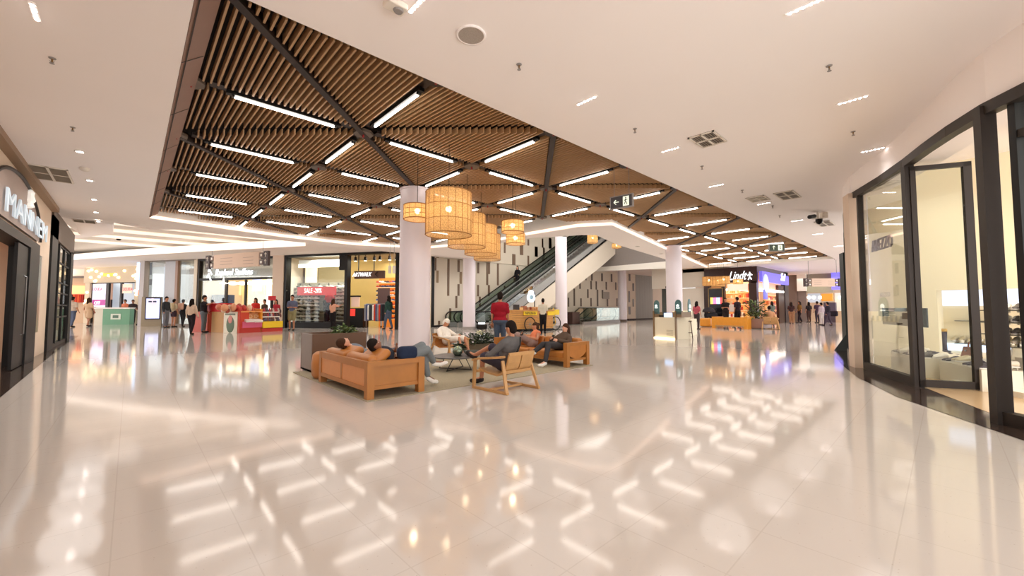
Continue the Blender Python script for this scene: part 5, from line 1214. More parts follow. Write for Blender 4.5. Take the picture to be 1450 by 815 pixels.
t = thing('leaning_sign','tall dark teal board standing at the curved corner of the next shop','board',(15.6,1.95,0))
pp, qq = at(1185,483), at(1191,487); b = MB(); vbox(b,(15.4,1.98),(15.75,2.12),.08,0,2.9,paint((42,56,58))); build('panel',b,t); b = MB(); b.add([(15.3,2.3,0),(15.3,1.9,0),(15.42,1.95,.6)],[(0,1,2)],paint((42,56,58))); build('foot',b,t)
b = MB(); b.rbox((14.2,1.25,.75),(1.6,.5,.5),plaster('pl5',(200,190,176)),r=.04); solid('display_block',b,'grey display block behind the curved glass of the next shop','plinth')
b = MB(); b.rbox((13.6,1.1,1.25),(.3,.3,.4),fabric((150,70,120)),r=.05); solid('handbag',b,'violet bag behind the curved glass of the next shop','bag')
# ================================================================== SEATING AREA
RZ0 = .014
m_rug = mat('woven_rug',(158,148,126),.95,noise=.3,nscale=60,bump=.5,spec=.1)
b = MB(); b.rbox((4.87,7.0,.007),(5.06,3.4,.014),m_rug,r=.006,n=1); solid('rug',b,'large grey beige woven rug under the two leather sofas','rug')
def leather_sofa(name, label, ax, bx, ay, by, facing):
    "facing +1: looks to +x (back at ax); -1: looks to -x (back at bx)"
    t = thing('leather_sofa', label, 'sofa', ((ax+bx)/2,(ay+by)/2,RZ0)); z0 = RZ0; H_ = .52; w = .1
    for x in (ax+w/2,bx-w/2):
        for y in (ay+w/2,by-w/2): b = MB(); b.box(x-w/2,x+w/2,y-w/2,y+w/2,z0,H_+.002,M_RUST); build('leg',b,t)
    b = MB(); xb = ax if facing > 0 else bx-.06; xf = bx-.05 if facing > 0 else ax
    b.box(ax+w,bx-w,ay+.003,ay+w-.003,H_-.07,H_,M_RUST); b.box(ax+w,bx-w,by-w+.003,by-.003,H_-.07,H_,M_RUST); b.box(xb+.003,xb+.06,ay+w,by-w,H_-.1,H_,M_RUST); b.box(xb+.003,xb+.06,ay+w,by-w,.12,.18,M_RUST); b.box(xf,xf+.05,ay+w,by-w,.13,.2,M_RUST)
    b.box(ax+w,bx-w,ay+.02,ay+.07,.13,.18,M_RUST); b.box(ax+w,bx-w,by-.07,by-.02,.13,.18,M_RUST); build('frame',b,t)
    b = MB(); n = 2; L = by-ay-2*w
    if facing > 0:
        for k in range(n): b.box(ax+.015,ax+.04,ay+w+L*k/n+(.03 if k else 0),ay+w+L*(k+1)/n-(.03 if not k else 0),.18,H_-.1,mat('tan_panel',(206,140,84),.45,noise=.06))
        b.box(ax+.01,ax+.05,(ay+by)/2-.03,(ay+by)/2+.03,.15,H_-.08,M_RUST); build('back_panel',b,t,'lighter tan back panels')
    else:
        b.box(bx-.04,bx-.015,ay+w,by-w,.18,H_-.08,M_LEATHER); build('back_panel',b,t)
    for y in (ay+.045,by-.045):
        b = MB(); 
        if facing > 0: b.box(ax+w,bx-w,y-.012,y+.012,.16,H_-.07,M_RUST)
        else:
            k = 10; prof = [(ax+.05+(bx-ax-.1)*i/k, .17+.22*(abs(i/k-.45)*1.6)**2) for i in range(k+1)]
            b.add([(x,y-.03,z) for x,z in prof]+[(x,y-.03,H_-.04) for x,z in prof]+[(x,y+.03,z) for x,z in prof]+[(x,y+.03,H_-.04) for x,z in prof],[(i,i+1,k+2+i,k+1+i) for i in range(k)]+[(2*k+2+i,3*k+3+i,3*k+4+i,2*k+3+i) for i in range(k)]+[(i,2*k+2+i,2*k+3+i,i+1) for i in range(k)],M_LEATHER)
        build('arm_panel',b,t)
    for k in range(2):
        y = ay+w+L*(k+.5)/2; b = MB(); b.rbox(((ax+bx)/2+.03*facing,y,.25),(bx-ax-.12,L/2-.015,.17),M_LEATHER,r=.05); build('seat_cushion',b,t,smooth=True)
        b = MB(); xq = ax+.16 if facing > 0 else bx-.16; b.rbox((xq,y,.44),(.15,L/2-.03,.3),M_LEATHER,ry=-.28*facing,r=.06); build('back_cushion',b,t,smooth=True)
    return t
leather_sofa('a','low tan leather sofa with its panelled wooden back to the camera',2.36,3.24,5.36,7.28,1)
leather_sofa('b','long low tan leather sofa where two women sit, right of the armchair',6.66,7.44,5.42,7.75,-1)
b = MB(); b.rbox((2.62,5.72,.55),(.3,.5,.13),M_LEATHER,rz=.1,ry=-.6,r=.06); solid('leather_pillow',b,'tan leather pillow under the head of the near man on the left sofa','pillow',smooth=True)
b = MB(); b.rbox((2.6,6.55,.56),(.24,.6,.12),M_LEATHER,ry=-.5,r=.06); solid('leather_pillow',b,'tan leather pillow under the head of the far man on the left sofa','pillow',smooth=True)
b = MB(); b.lathe((2.6,7.62,RZ0),[(0,0),(.2,0),(.24,.06),(.25,.26),(.23,.42),(.18,.46),(0,.47)],M_LEATHER,24); solid('leather_pouf',b,'round tan leather pouf between the left sofa and the tall planter','pouf',smooth=True)
b = MB(); b.rbox((2.98,5.42,.6),(.3,.16,.19),fabric((34,44,66)),rz=-.1,r=.07); solid('navy_bag',b,'dark navy rounded bag resting on the arm of the left sofa','bag',smooth=True)
# planter boxes and plants
def leaves(mb, c, R_, H_, n, L, w, ms, up=.5, seed=1):
    rnd = random.Random(seed); c = Vector(c)
    for k in range(n):
        a = rnd.uniform(0,2*PI); q = rnd.uniform(0,1)**.5*R_; p = c+Vector((q*math.cos(a),q*math.sin(a),rnd.uniform(0,H_)))
        d = Vector((math.cos(a),math.sin(a),rnd.uniform(-.2,1)*up*2)).normalized(); s_ = d.cross(Vector((0,0,1))).normalized()*w*rnd.uniform(.6,1.1); l = L*rnd.uniform(.6,1.2)
        m1 = p+d*l*.5+Vector((0,0,l*.08)); tip = p+d*l-Vector((0,0,l*.15))
        mb.add([p,m1-s_,tip,m1+s_],[(0,1,2,3)],rnd.choice(ms))
GR = [paint((92,112,58),.5),paint((122,140,76),.5),paint((70,92,50),.5)]
GD = [paint((52,66,44),.5),paint((70,88,56),.5),paint((44,54,38),.5)]
def planter_box(x0,x1,y0,y1,h,col,side,label,cat='planter',z0=0.):
    t = thing('planter_box',label,cat,((x0+x1)/2,(y0+y1)/2,z0)); b = MB(); m_ = paint(col,.5); w = .035
    b.box(x0,x1,y0,y0+w,z0+.03,h,m_); b.box(x0,x1,y1-w,y1,z0+.03,h,m_); b.box(x0,x0+w,y0+w,y1-w,z0+.03,h,paint(side,.5)); b.box(x1-w,x1,y0+w,y1-w,z0+.03,h,m_); b.box(x0,x1,y0,y1,z0+.03,z0+.06,m_); build('box',b,t)
    b = MB(); b.box(x0+w,x1-w,y0+w,y1-w,h-.09,h-.05,M_DARK); build('soil',b,t)
    b = MB(); b.box(x0+.03,x1-.03,y0+.03,y1-.03,z0,z0+.03,M_GREY); build('base',b,t); return t
planter_box(2.56,3.62,8.30,9.0,.75,(96,66,44),(130,118,110),'tall brown planter box beside the left sofa')
def plant(label, c, R_, H_, n, L, w, ms, seed, flowers=None):
    t = thing('potted_plant',label,'plant',c); b = MB(); leaves(b,c,R_,H_,n,L,w,ms,seed=seed); build('foliage',b,t)
    b = MB(); rnd = random.Random(seed)
    for k in range(6):
        a = rnd.uniform(0,2*PI); b.tube([Vector(c),Vector(c)+Vector((R_*.5*math.cos(a),R_*.5*math.sin(a),H_*.9))],.006,paint((86,80,50)),5)
    build('stem',b,t)
    if flowers:
        b = MB()
        for k in range(9):
            a = rnd.uniform(0,2*PI); p = Vector(c)+Vector((flowers*math.cos(a)*rnd.random(),flowers*math.sin(a)*rnd.random(),H_+rnd.uniform(-.03,.06))); leaves(b,p,.01,.02,6,.11,.02,[paint((232,232,206))],up=.7,seed=seed+k)
        build('flower',b,t)
plant('small leafy green plant growing in the tall brown planter',(3.28,8.6,.7),.16,.16,130,.14,.035,GR,3)
planter_box(7.0,8.1,9.2,9.6,.22,(92,78,56),(92,78,56),'long low planter trough behind the coffee table')
for k in range(3): plant(['dark green bush at the left end of the long low trough','white blossomed green bush in the middle of the long low trough','dark green bush at the right end of the long low trough'][k],(7.2+.33*k,9.4,.18),.22,.3,170,.15,.03,GD,10+k,flowers=.12 if k == 1 else None)
# coffee table, vases
t = thing('coffee_table','low round dark coffee table on thin crossed metal legs','table',(4.85,6.85,RZ0)); b = MB(); b.lathe((4.85,6.85,.265),[(0,0),(.46,0),(.48,.008),(.48,.02),(.46,.026),(0,.026)],paint((72,70,68),.35),36); build('tabletop',b,t)
for k in range(4):
    a = PI/4+k*PI/2; b = MB(); b.tube([(4.85+.2*math.cos(a),6.85+.2*math.sin(a),.265),(4.85+.36*math.cos(a-.3),6.85+.36*math.sin(a-.3),RZ0+.01)],.008,M_BLACK,6); build('leg',b,t)
b = MB(); b.tube([(4.85+.36*math.cos(PI/4-.3),6.85+.36*math.sin(PI/4-.3),RZ0+.01),(4.85+.36*math.cos(5*PI/4-.3),6.85+.36*math.sin(5*PI/4-.3),RZ0+.01)],.007,M_BLACK,6); b.tube([(4.85+.36*math.cos(3*PI/4-.3),6.85+.36*math.sin(3*PI/4-.3),RZ0+.01),(4.85+.36*math.cos(7*PI/4-.3),6.85+.36*math.sin(7*PI/4-.3),RZ0+.01)],.007,M_BLACK,6); build('crossbar',b,t)
b = MB(); b.lathe((4.86,6.78,.292),[(0,0),(.06,0),(.1,.06),(.105,.11),(.08,.16),(.035,.19),(.03,.2),(.02,.19)],mat('silver_green',(128,140,120),.22,.7),20); solid('round_vase',b,'round silvery green vase on the coffee table','vase',smooth=True)
t = thing('potted_plant','dark green succulent in a small pot behind the silvery vase','plant',(5.02,6.95,.292)); b = MB(); b.lathe((5.02,6.95,.292),[(0,0),(.05,0),(.07,.09),(.05,.09)],M_BLACK,14); build('pot',b,t); b = MB(); leaves(b,(5.02,6.95,.37),.07,.12,80,.12,.03,GD,seed=5); build('foliage',b,t)
b = MB(); b.lathe((5.09,6.58,.292),[(0,0),(.1,0),(.17,.05),(.18,.1),(.165,.1),(.14,.05),(0,.03)],mat('stone_bowl',(74,76,66),.6,noise=.25,nscale=20),24); solid('stone_bowl',b,'wide dark stone bowl at the right edge of the coffee table','bowl',smooth=True)
# wooden armchairs
def armchair(label, loc, rz, sling=False):
    t = thing('wooden_armchair',label,'armchair',loc); t.location = (0,0,0); W = .34; D = .37
    for sx in (-1,1):
        b = MB(); b.bar((sx*W,-D,.02),(sx*(W-.05),-D+.14,.47),.045,.035,M_OAK); build('leg',b,t)       # rear leg (back at -y)
        b = MB(); b.bar((sx*W,D,.02),(sx*(W+.01),D-.04,.45),.045,.035,M_OAK); build('leg',b,t)
        b = MB(); b.bar((sx*W,-D-.02,.02),(sx*W,D+.02,.02),.045,.035,M_OAK); build('runner',b,t)
        b = MB(); pts = [(sx*(W-.05),-D+.1,.53),(sx*(W+.0),-.1,.51),(sx*(W+.03),.2,.48),(sx*(W+.02),D,.44)]
        for p,q in zip(pts,pts[1:]): b.bar(p,q,.055,.03,M_OAK)
        build('armrest',b,t)
    b = MB(); b.bar((-W,-.02,.03),(W,-.02,.03),.05,.03,M_OAK); b.bar((-W+.02,D-.05,.27),(W-.02,D-.05,.27),.04,.04,M_OAK); b.bar((-W+.03,-D+.12,.3),(W-.03,-D+.12,.3),.04,.04,M_OAK); build('crossbar',b,t)
    ms = M_OAK if not sling else M_LEATHER
    b = MB(); k = 8; prof = [(D-.03,.3),(.15,.26),(-.08,.24),(-.2,.28),(-.27,.36),(-.31,.45),(-.34,.56)]
    for sx in (-1,1):
        x0,x1 = (.012,.27) if sx > 0 else (-.27,-.012)
        for (y0,z0),(y1,z1) in zip(prof,prof[1:]):
            d_ = Vector((0,y1-y0,z1-z0)).normalized(); nrm = Vector((0,-d_.z,d_.y))*.014
            b.add([Vector((x0,y0,z0))-nrm,Vector((x1,y0,z0))-nrm,Vector((x1,y1,z1))-nrm,Vector((x0,y1,z1))-nrm,Vector((x0,y0,z0))+nrm,Vector((x1,y0,z0))+nrm,Vector((x1,y1,z1))+nrm,Vector((x0,y1,z1))+nrm],MB.BF,ms)
    build('seat_shell',b,t); b = MB(); b.bar((-.27,-.35,.57),(.27,-.35,.57),.02,.05,M_OAK); build('top_rail',b,t)
    t.rotation_euler[2] = rz; t.location = Vector(loc); return t
armchair('light wooden armchair seen from behind, a man in a grey hoodie sits in it',(4.32,4.74,0),0.03)
armchair('wooden armchair with tan leather sling near the column, a person in white sits in it',(6.12,8.92,0),PI-.12+.3,True)
# wicker pendant lamps
def wicker_mat():
    m = bpy.data.materials.new('wicker'); m.use_nodes = True; nt = m.node_tree; bs = nt.nodes['Principled BSDF']; out = nt.nodes['Material Output']
    bs.inputs['Base Color'].default_value = (*s2l((192,156,108)),1); bs.inputs['Roughness'].default_value = .8
    tc = nt.nodes.new('ShaderNodeTexCoord'); mp = nt.nodes.new('ShaderNodeMapping'); mp.inputs['Scale'].default_value = (1,1,1)
    vo = nt.nodes.new('ShaderNodeTexVoronoi'); vo.feature = 'DISTANCE_TO_EDGE'; vo.inputs['Scale'].default_value = 30
    nt.links.new(tc.outputs['Object'],mp.inputs[0]); nt.links.new(mp.outputs[0],vo.inputs['Vector'])
    cmp_ = nt.nodes.new('ShaderNodeMapRange'); cmp_.inputs['From Min'].default_value = .05; cmp_.inputs['From Max'].default_value = .14; nt.links.new(vo.outputs['Distance'],cmp_.inputs['Value'])
    tl = nt.nodes.new('ShaderNodeBsdfTranslucent'); tl.inputs['Color'].default_value = (*s2l((232,194,138)),1)
    mx = nt.nodes.new('ShaderNodeMixShader'); mx.inputs[0].default_value = .55; nt.links.new(bs.outputs[0],mx.inputs[1]); nt.links.new(tl.outputs[0],mx.inputs[2])
    tr = nt.nodes.new('ShaderNodeBsdfTransparent'); m2 = nt.nodes.new('ShaderNodeMixShader'); ml = nt.nodes.new('ShaderNodeMath'); ml.operation = 'MULTIPLY'; ml.inputs[1].default_value = .3
    nt.links.new(cmp_.outputs[0],ml.inputs[0]); nt.links.new(ml.outputs[0],m2.inputs[0]); nt.links.new(mx.outputs[0],m2.inputs[1]); nt.links.new(tr.outputs[0],m2.inputs[2]); nt.links.new(m2.outputs[0],out.inputs[0])
    return m
M_WICK = wicker_mat(); M_RIB = mat('wicker_rib',(150,104,52),.7,noise=.2,nscale=30); M_BULB = glow((255,226,170),18)
def pendant(px, pyc, d, r, h, label, zt=None, e=10, ribs=20, cable=True, z1=None):
    c = atd(px,pyc,d); z0 = c.z-h/2; z1_ = c.z+h/2; t = thing('wicker_lamp',label,'lamp',(c.x,c.y,z0))
    b = MB(); n = 40; b.lathe((c.x,c.y,0),[(r,z0),(r,z1_)],M_WICK,n); b.lathe((c.x,c.y,0),[(r,z1_),(r*.12,z1_+.005)],M_WICK,n); build('lamp_shade',b,t,smooth=False)
    b = MB()
    for k in range(ribs): a = 2*PI*k/ribs; b.tube([(c.x+(r+.004)*math.cos(a),c.y+(r+.004)*math.sin(a),z0),(c.x+(r+.004)*math.cos(a),c.y+(r+.004)*math.sin(a),z1_)],.005,M_RIB,4)
    for z in (z0,z0+h*.33,z0+h*.67,z1_): b.tube([(c.x+(r+.004)*math.cos(2*PI*k/28),c.y+(r+.004)*math.sin(2*PI*k/28),z) for k in range(28)],.009 if z in (z0,z1_) else .005,M_RIB,4,closed=True)
    build('rib',b,t)
    b = MB(); b.ell((c.x,c.y,z0+h*.62),.055,M_BULB,12,8); build('bulb',b,t,smooth=True); b = MB(); b.cyl((c.x,c.y,z0+h*.62+.05),(c.x,c.y,z0+h*.62+.13),.025,.025,M_BLACK,10); build('socket',b,t)
    top = 4.36 if inw(c.x,c.y) else 5.0
    b = MB(); b.tube([(c.x,c.y,z0+h*.62+.1),(c.x,c.y,top)],.006,M_BLACK,5); build('cable',b,t)
    l = bpy.data.lights.new('lamp_bulb','POINT'); l.energy = e; l.color = (1,.78,.5); l.shadow_soft_size = .06; o = bpy.data.objects.new('lamp_bulb',l); COL.objects.link(o); o.location = (c.x,c.y,z0+h*.62-.1)
pendant(635.5,303,7.6,.43,.80,'largest and nearest tall wicker drum lamp in front of the column',e=7)
pendant(661,327,9.3,.43,.74,'second tall wicker drum lamp, just behind the largest one',e=7)
pendant(681,340,10.8,.43,.76,'third tall wicker drum lamp of the row behind the largest',e=7)
pendant(690,350,13.2,.43,.82,'farthest tall wicker drum lamp of the row behind the largest',e=7)
pendant(591,301,7.9,.26,.27,'small flat wicker drum lamp in front of the column, left of the largest',e=3.5,ribs=14)
pendant(726,321,9.4,.26,.26,'upper of the two small flat wicker lamps right of the row',e=3.5,ribs=14)
pendant(730,338.5,11.1,.26,.27,'lower of the two small flat wicker lamps right of the row',e=3.5,ribs=14)
pendant(839,338,27,.34,.55,'wicker lamp hanging in the void in front of the escalator top',e=3.5,ribs=12)
pendant(873,348,29,.32,.3,'wicker lamp hanging in the void beside the slim far column',e=3.5,ribs=12)
for k,(px,py,r,h) in enumerate(((1004,398,.42,.62),(1017,398.5,.42,.68),(1045,398.5,.3,.3),(1025,396.5,.36,.5))):
    pendant(px,py,28-k*.5,r,h,['leftmost wide wicker lamp in front of the chocolate shop','second wicker lamp from the left in front of the chocolate shop','small wicker lamp under the chocolate shop lettering','wicker lamp between the wide pair and the chocolate shop lettering'][k],e=3.5,ribs=12)
# ================================================================== KIOSKS
# candy kiosk
K1 = Plane(at(316.5,470.6).xy, at(338,471.3).xy); K2 = Plane(at(339,471.3).xy, at(400,468.2).xy); K0 = Plane(at(266,469.4).xy, at(316,470.5).xy); K0b = K0
red = paint((196,50,34)); t = thing('candy_kiosk','red and wooden sweets kiosk with pink and yellow bins left of the pillar','kiosk',K1.P(0,0))
b = MB(); K0.px(267,441,291,469,-.6,-.1,paint((176,70,50)),b,True); K0.px(291,431,317,441,-.3,.0,paint((190,24,24)),b); K0.px(299,440,317,468,-.7,-.02,paint((198,152,96)),b,True); K0.px(291,429,318,431,-.5,.05,paint((190,24,24)),b); build('counter',b,t,'red topped wooden counter')
b = MB(); K1.px(316.5,439.5,339,472,-.5,0,paint((206,66,30)),b,True); K2.px(339,440,341,472,-.4,0,red,b,True); K2.px(369,437,371.5,470,-.5,.0,paint((226,146,30)),b,True); K2.px(341,463.5,371,471,-.9,.0,red,b,True); K2.px(371,464,400,469,-.9,-.0,red,b,True); K2.px(341,438,400,464,-1.2,-.7,paint((210,130,60)),b); K2.px(341,440,371,442,-.5,.02,paint((230,150,80)),b); build('cabinet',b,t)
b = MB(); K1.px(317.5,441,336.5,470,.0,.03,paint((232,226,206)),b,True); build('poster',b,t); b = MB(); u,z = K1.uz(327,455); b.ell(K1.P(u,z-.15,.03),(.3,.02,.42),paint((90,110,80)),12,8,Matrix.Rotation(math.atan2(K1.u.y,K1.u.x),3,'Z')); b.ell(K1.P(u,z+.1,.04),(.16,.02,.22),paint((214,140,130)),12,8,Matrix.Rotation(math.atan2(K1.u.y,K1.u.x),3,'Z')); K1.px(320,443.5,334,446,.03,.04,paint((120,130,110)),b); build('poster_print',b,t)
b = MB(); K2.px(343,455,370.5,463.5,-.5,.03,paint((216,92,128)),b); build('bin',b,t,'pink bin'); b = MB(); K2.px(372,454.5,400,463.5,-.5,.03,paint((246,206,30)),b); build('bin',b,t,'yellow bin')
b = MB(); K2.px(342,443,369,453,-.3,-.2,paint((214,150,90)),b); u,z = K2.uz(343.5,450.5); build('lettered_board',b,t); text('lettering','AMO DOCE',t,K2.P(u,z,-.18),K2.u,(0,0,1),.26,paint((236,206,160)),.01,sx=1.0)
b = MB(); K2.px(387,418.5,397,425,-.5,-.4,paint((196,40,50)),b); K2.px(390,424,394,436,-.5,-.45,M_BLACK,b); build('top_sign',b,t,'red sign on a stand')
b = MB(); K2.px(372,441,396,442.5,-.5,-.1,M_WHITE,b); K2.px(372,447.5,397,449,-.4,-.05,M_WHITE,b); build('shelf_board',b,t)
random.seed(31)
for k in range(24):
    px = 312+k*1.9; py = 437.5+random.uniform(-3,2)*(1 if k<22 else .4); Q = K2.back(.45); u,z = Q.uz(px,py); b = MB(); b.ell(Q.P(u,z,random.uniform(-.2,.2)),(.13,.13,random.uniform(.12,.22)),paint(random.choice([(206,120,90),(226,160,120),(190,60,50),(230,200,170),(170,80,60)])),8,6)
    solid('candy_bag',b,'pink brown bag of sweets heaped on top of the sweets kiosk','sweets','bags of sweets on the kiosk top',smooth=True)
for r_,(py,n) in enumerate(((440,10),(446.3,10),(453,9))):
    for k in range(n):
        Q = K2.back(.22-.05*r_); u,z = Q.uz(374+k*2.5,py); b = MB(); c = Q.P(u,z-.1,0); b.lathe(c,[(0,0),(.07,0),(.07,.14),(.03,.2),(.03,.25),(0,.26)],paint(random.choice([(120,70,60),(80,60,60),(206,190,180),(170,50,60),(90,84,110)]),.3),8); solid('sweet_jar',b,'small jar of sweets on the stepped shelves above the yellow bin','jar','jars of sweets above the yellow bin',smooth=True)
for k in range(2): Q = K2.back(.1); u,z = Q.uz(351+k*12,453.5); b = MB(); b.cbox(Q.P(u,z,.1),(.4,.3,.1),M_WHITE,rz=math.atan2(K2.u.y,K2.u.x),rx=.3); solid('price_card',b,'white card lying over the pink bin','card','white cards over the pink bin')
# wooden food cart
FC = Plane(at(722,470).xy, at(783,467.5).xy); mw = mat('cart_wood',(206,150,80),.5,noise=.15,nscale=4)
t = thing('food_cart','wooden plank food cart with yellow signs and bicycle wheels before the escalator','food cart',FC.P(1,0)); b = MB()
for k in range(8): FC.px(724.5,440+3.2*k,783,440+3.2*k+2.9,-1.2,0,mw,b)
b2 = b; FC.px(724,438.5,784,440.2,-1.3,.08,mw,b); FC.px(741,465.5,784,468,-1.0,.05,M_BLACK,b); build('body',b,t)
b = MB(); FC.px(741,440.5,760,446,.02,.05,paint((246,212,30)),b); FC.px(775,440.5,783.5,446,.02,.05,paint((246,212,30)),b); build('sign_panel',b,t,'yellow sign panels')
u,z = FC.uz(742.5,445); text('lettering','PAMONHA',t,FC.P(u,z,.055),FC.u,(0,0,1),.2,paint((96,70,30)),.005,sx=.75)
def wheel(c, r, u_, parent, spokes=14):
    b = MB(); u_ = Vector(u_); pts = [Vector(c)+u_*r*math.cos(a)+Vector((0,0,r*math.sin(a))) for a in [2*PI*k/28 for k in range(28)]]; b.tube(pts,.028,M_BLACK,6,closed=True)
    for k in range(spokes): a = 2*PI*k/spokes; b.tube([Vector(c),Vector(c)+u_*r*math.cos(a)+Vector((0,0,r*math.sin(a)))],.005,M_STEEL,4)
    b.ell(c,.04,M_STEEL,8,6); build('wheel',b,parent)
wheel(FC.P(FC.uz(748,458)[0],.39,.16),.36,FC.u,t); wheel(FC.P(FC.uz(788.5,456)[0],.39,-.1),.36,FC.u,t)
b = MB(); u0 = FC.uz(784,440)[0]; u1 = FC.uz(788.5,440)[0]; b.tube([FC.P(u0,.25,-.1),FC.P(u1,.39,-.1),FC.P(u1-.2,1.15,-.1),FC.P(u1-.15,1.25,-.1)],.025,paint((230,190,30)),6); b.tube([FC.P(u1-.15,1.25,-.4),FC.P(u1-.15,1.25,.2)],.02,M_BLACK,6); b.tube([FC.P(u0-1.5,.03,.1),FC.P(u1+.3,.03,.1)],.02,M_BLACK,6); build('bicycle_frame',b,t)
b = MB(); FC.px(783,438,792,445.5,-.4,.0,paint((240,206,40)),b); build('front_basket',b,t,'yellow front basket')
t = thing('round_sign','white round lit logo sign on a dark pole above the food cart','sign',FC.P(FC.uz(757,440)[0],1.1,-.6)); Q = FC.back(.6); b = MB(); u,z = Q.uz(752,421)
b.cyl(Q.P(u,z,-.04),Q.P(u,z,.04),.27,.27,glow((226,240,252),1.1),20); b.cyl(Q.P(u,z+.24,-.04),Q.P(u,z+.24,.04),.18,.18,glow((226,240,252),1.1),16); build('disc',b,t); b = MB(); b.cyl(Q.P(u,z+.02,.04),Q.P(u,z+.02,.05),.13,.13,paint((150,190,214)),14); build('emblem',b,t); b = MB(); b.tube([Q.P(u+.25,1.15),Q.P(u+.25,z+.3)],.03,M_BLACK,6); build('pole',b,t)
for x0,x1,y0,c,nm,lb in ((731,735.5,431,(40,36,36),'coffee_machine','black machine on the food cart counter'),(736,741,435,(232,196,130),'paper_box','kraft coloured box on the food cart counter'),(742,746,433,(170,110,80),'food_tray','reddish brown tray of food on the cart counter'),(747,762,434.5,(196,160,130),'snack_display','long glass snack display on the cart counter'),(776,782,435.5,(110,110,90),'basket','dark basket at the right end of the food cart')):
    b = MB(); Q = FC.back(.3); Q.px(x0,y0,x1,438.4,-.3,0,paint(c),b); solid(nm,b,lb,nm.replace('_',' '))
for k in range(5): 
    Q = FC.back(.25); u,z = Q.uz(748+k*3,436.5); b = MB(); b.lathe(Q.P(u,FC.uz(750,438.4)[1],.2),[(0,0),(.05,0),(.06,.14),(.055,.16),(0,.165)],paint(random.choice([(240,226,200),(150,70,50),(220,170,120)])),8); solid('food_cup',b,'small cup of food along the front of the cart counter','cup','food cups on the cart',smooth=True)
cpos = at(797.5,459); planter_box(cpos.x,cpos.x+.9,cpos.y-.9,cpos.y,.95,(66,40,34),(58,34,30),'dark brown planter box at the foot of the middle column')
# planter right side and small things near the column base
t = thing('cleaning_robot','low dark device with glowing white top beside the left of the escalator foot','device',at(682,467)); A = at(682,466); b = MB(); b.rbox(A+Vector((0,0,.16)),(.5,.5,.3),M_BLACK,r=.08); build('body',b,t); b = MB(); b.rbox(A+Vector((0,0,.34)),(.3,.3,.1),glow((240,244,250),2.5),r=.03); build('lamp',b,t)
plant('dark green leafy plant by the escalator foot, left of the red shirted man',(A.x+.9,A.y-.3,.02),.35,.75,160,.3,.07,GD,33)
# cream counter kiosk
KW = Plane(at(926,478).xy, at(957,480.5).xy); KV = Plane(at(967,479).xy, at(988,474).xy); cm = plaster('kiosk_cream',(236,228,204)); br_ = paint((130,104,70),.4,)
t = thing('counter_kiosk','cream counter kiosk with round glowing logo boards in front of the right column','kiosk',KW.P(0,0)); b = MB()
KW.px(927,449,956.5,478,-.9,0,cm,b,True); build('counter',b,t); b = MB(); KW.hx(KW.uz(928,470)[0],KW.uz(956,470)[0],.0,.05,.0,.1,glow((255,240,206),1.6),b); build('base_light',b,t)
b = MB(); 
for k in range(4): KW.px(944,467+k*2.2,953,468+k*2.2,.0,.012,paint((200,190,164)),b)
build('vent_slot',b,t)
b = MB()
for pl,x in ((KW,925.5),(KW,956.5),(KV,965)): pl.px(x,440,x+1.3,479,-.05,.04,br_,b,True)
KW.px(926,441.5,931,449,-.3,.0,br_,b); KW.px(952,441.5,965,449,-.6,.0,br_,b); build('post',b,t,'brown posts and boxes')
b = MB(); KW.px(939,443,951,448.7,-.1,-.05,glow((170,206,250),1.3),b); KW.px(929,446,939,449,-.4,-.1,M_BLACK,b); build('screen',b,t,'pale blue screen')
for pl,x,y,r in ((KW,929.5,434,4.6),(KW,960,434,5.2),(KV,976.5,436,8)):
    b = MB(); u,z = pl.uz(x,y); rr = r*dep(pl.P(u,0).x,pl.P(u,0).y)/F; n = 18
    arc = [(u+rr*math.cos(PI*k/n), z+.1+rr*math.sin(PI*k/n)*1.25) for k in range(n+1)]; arc = [(u+rr,z-.3)]+arc+[(u-rr,z-.3)]
    b.add([pl.P(a_,c_,-.03) for a_,c_ in arc]+[pl.P(a_,c_,.0) for a_,c_ in arc],[tuple(range(len(arc)-1,-1,-1)),tuple(range(len(arc),2*len(arc)))]+[(i,i+1,len(arc)+i+1,len(arc)+i) for i in range(len(arc)-1)],paint((70,110,112)))
    lb_ = build('logo_board',b,t,'teal arched board with white emblem'); b = MB()
    for a in (-.9,-.45,0,.45,.9): b.ell(pl.P(u+rr*.35*math.sin(a),z+rr*.4*math.cos(a),.02),(rr*.13,.02,rr*.3),glow((236,244,240),1.0),8,6)
    pl.hx(u-rr*.5,u+rr*.5,z-rr*.45,z-rr*.2,.0,.02,glow((236,244,240),1.0),b)
    build('emblem',b,lb_)
b = MB(); KV.px(968,452,990,478,-.7,-.1,cm,b,True); KV.px(965,440,985,452,-.35,-.15,glow((240,226,190),.4),b); build('side_counter',b,t)
for k in range(8):
    u,z = KV.uz(969+k*1.9,446); b = MB(); b.lathe(KV.P(u,KV.uz(975,452)[1]+.005,-.1),[(0,0),(.035,0),(.035,.16),(.015,.2),(0,.22)],paint((232,226,206),.3),8); solid('bottle',b,'pale bottle standing in the row on the cream kiosk','bottle','bottles on the cream kiosk',smooth=True)
sp = at(972,479); t = thing('bar_stool','tall brown bar stool with square seat in front of the cream kiosk','stool',sp); b = MB(); b.rbox(sp+Vector((0,0,.72)),(.36,.36,.04),paint((92,72,50)),rz=.7,r=.015); build('seat',b,t)
for k in range(4): a = .7+PI/4+k*PI/2; b = MB(); b.bar(sp+Vector((.2*math.cos(a),.2*math.sin(a),.7)),sp+Vector((.27*math.cos(a),.27*math.sin(a),0)),.03,.03,paint((92,72,50))); build('leg',b,t)
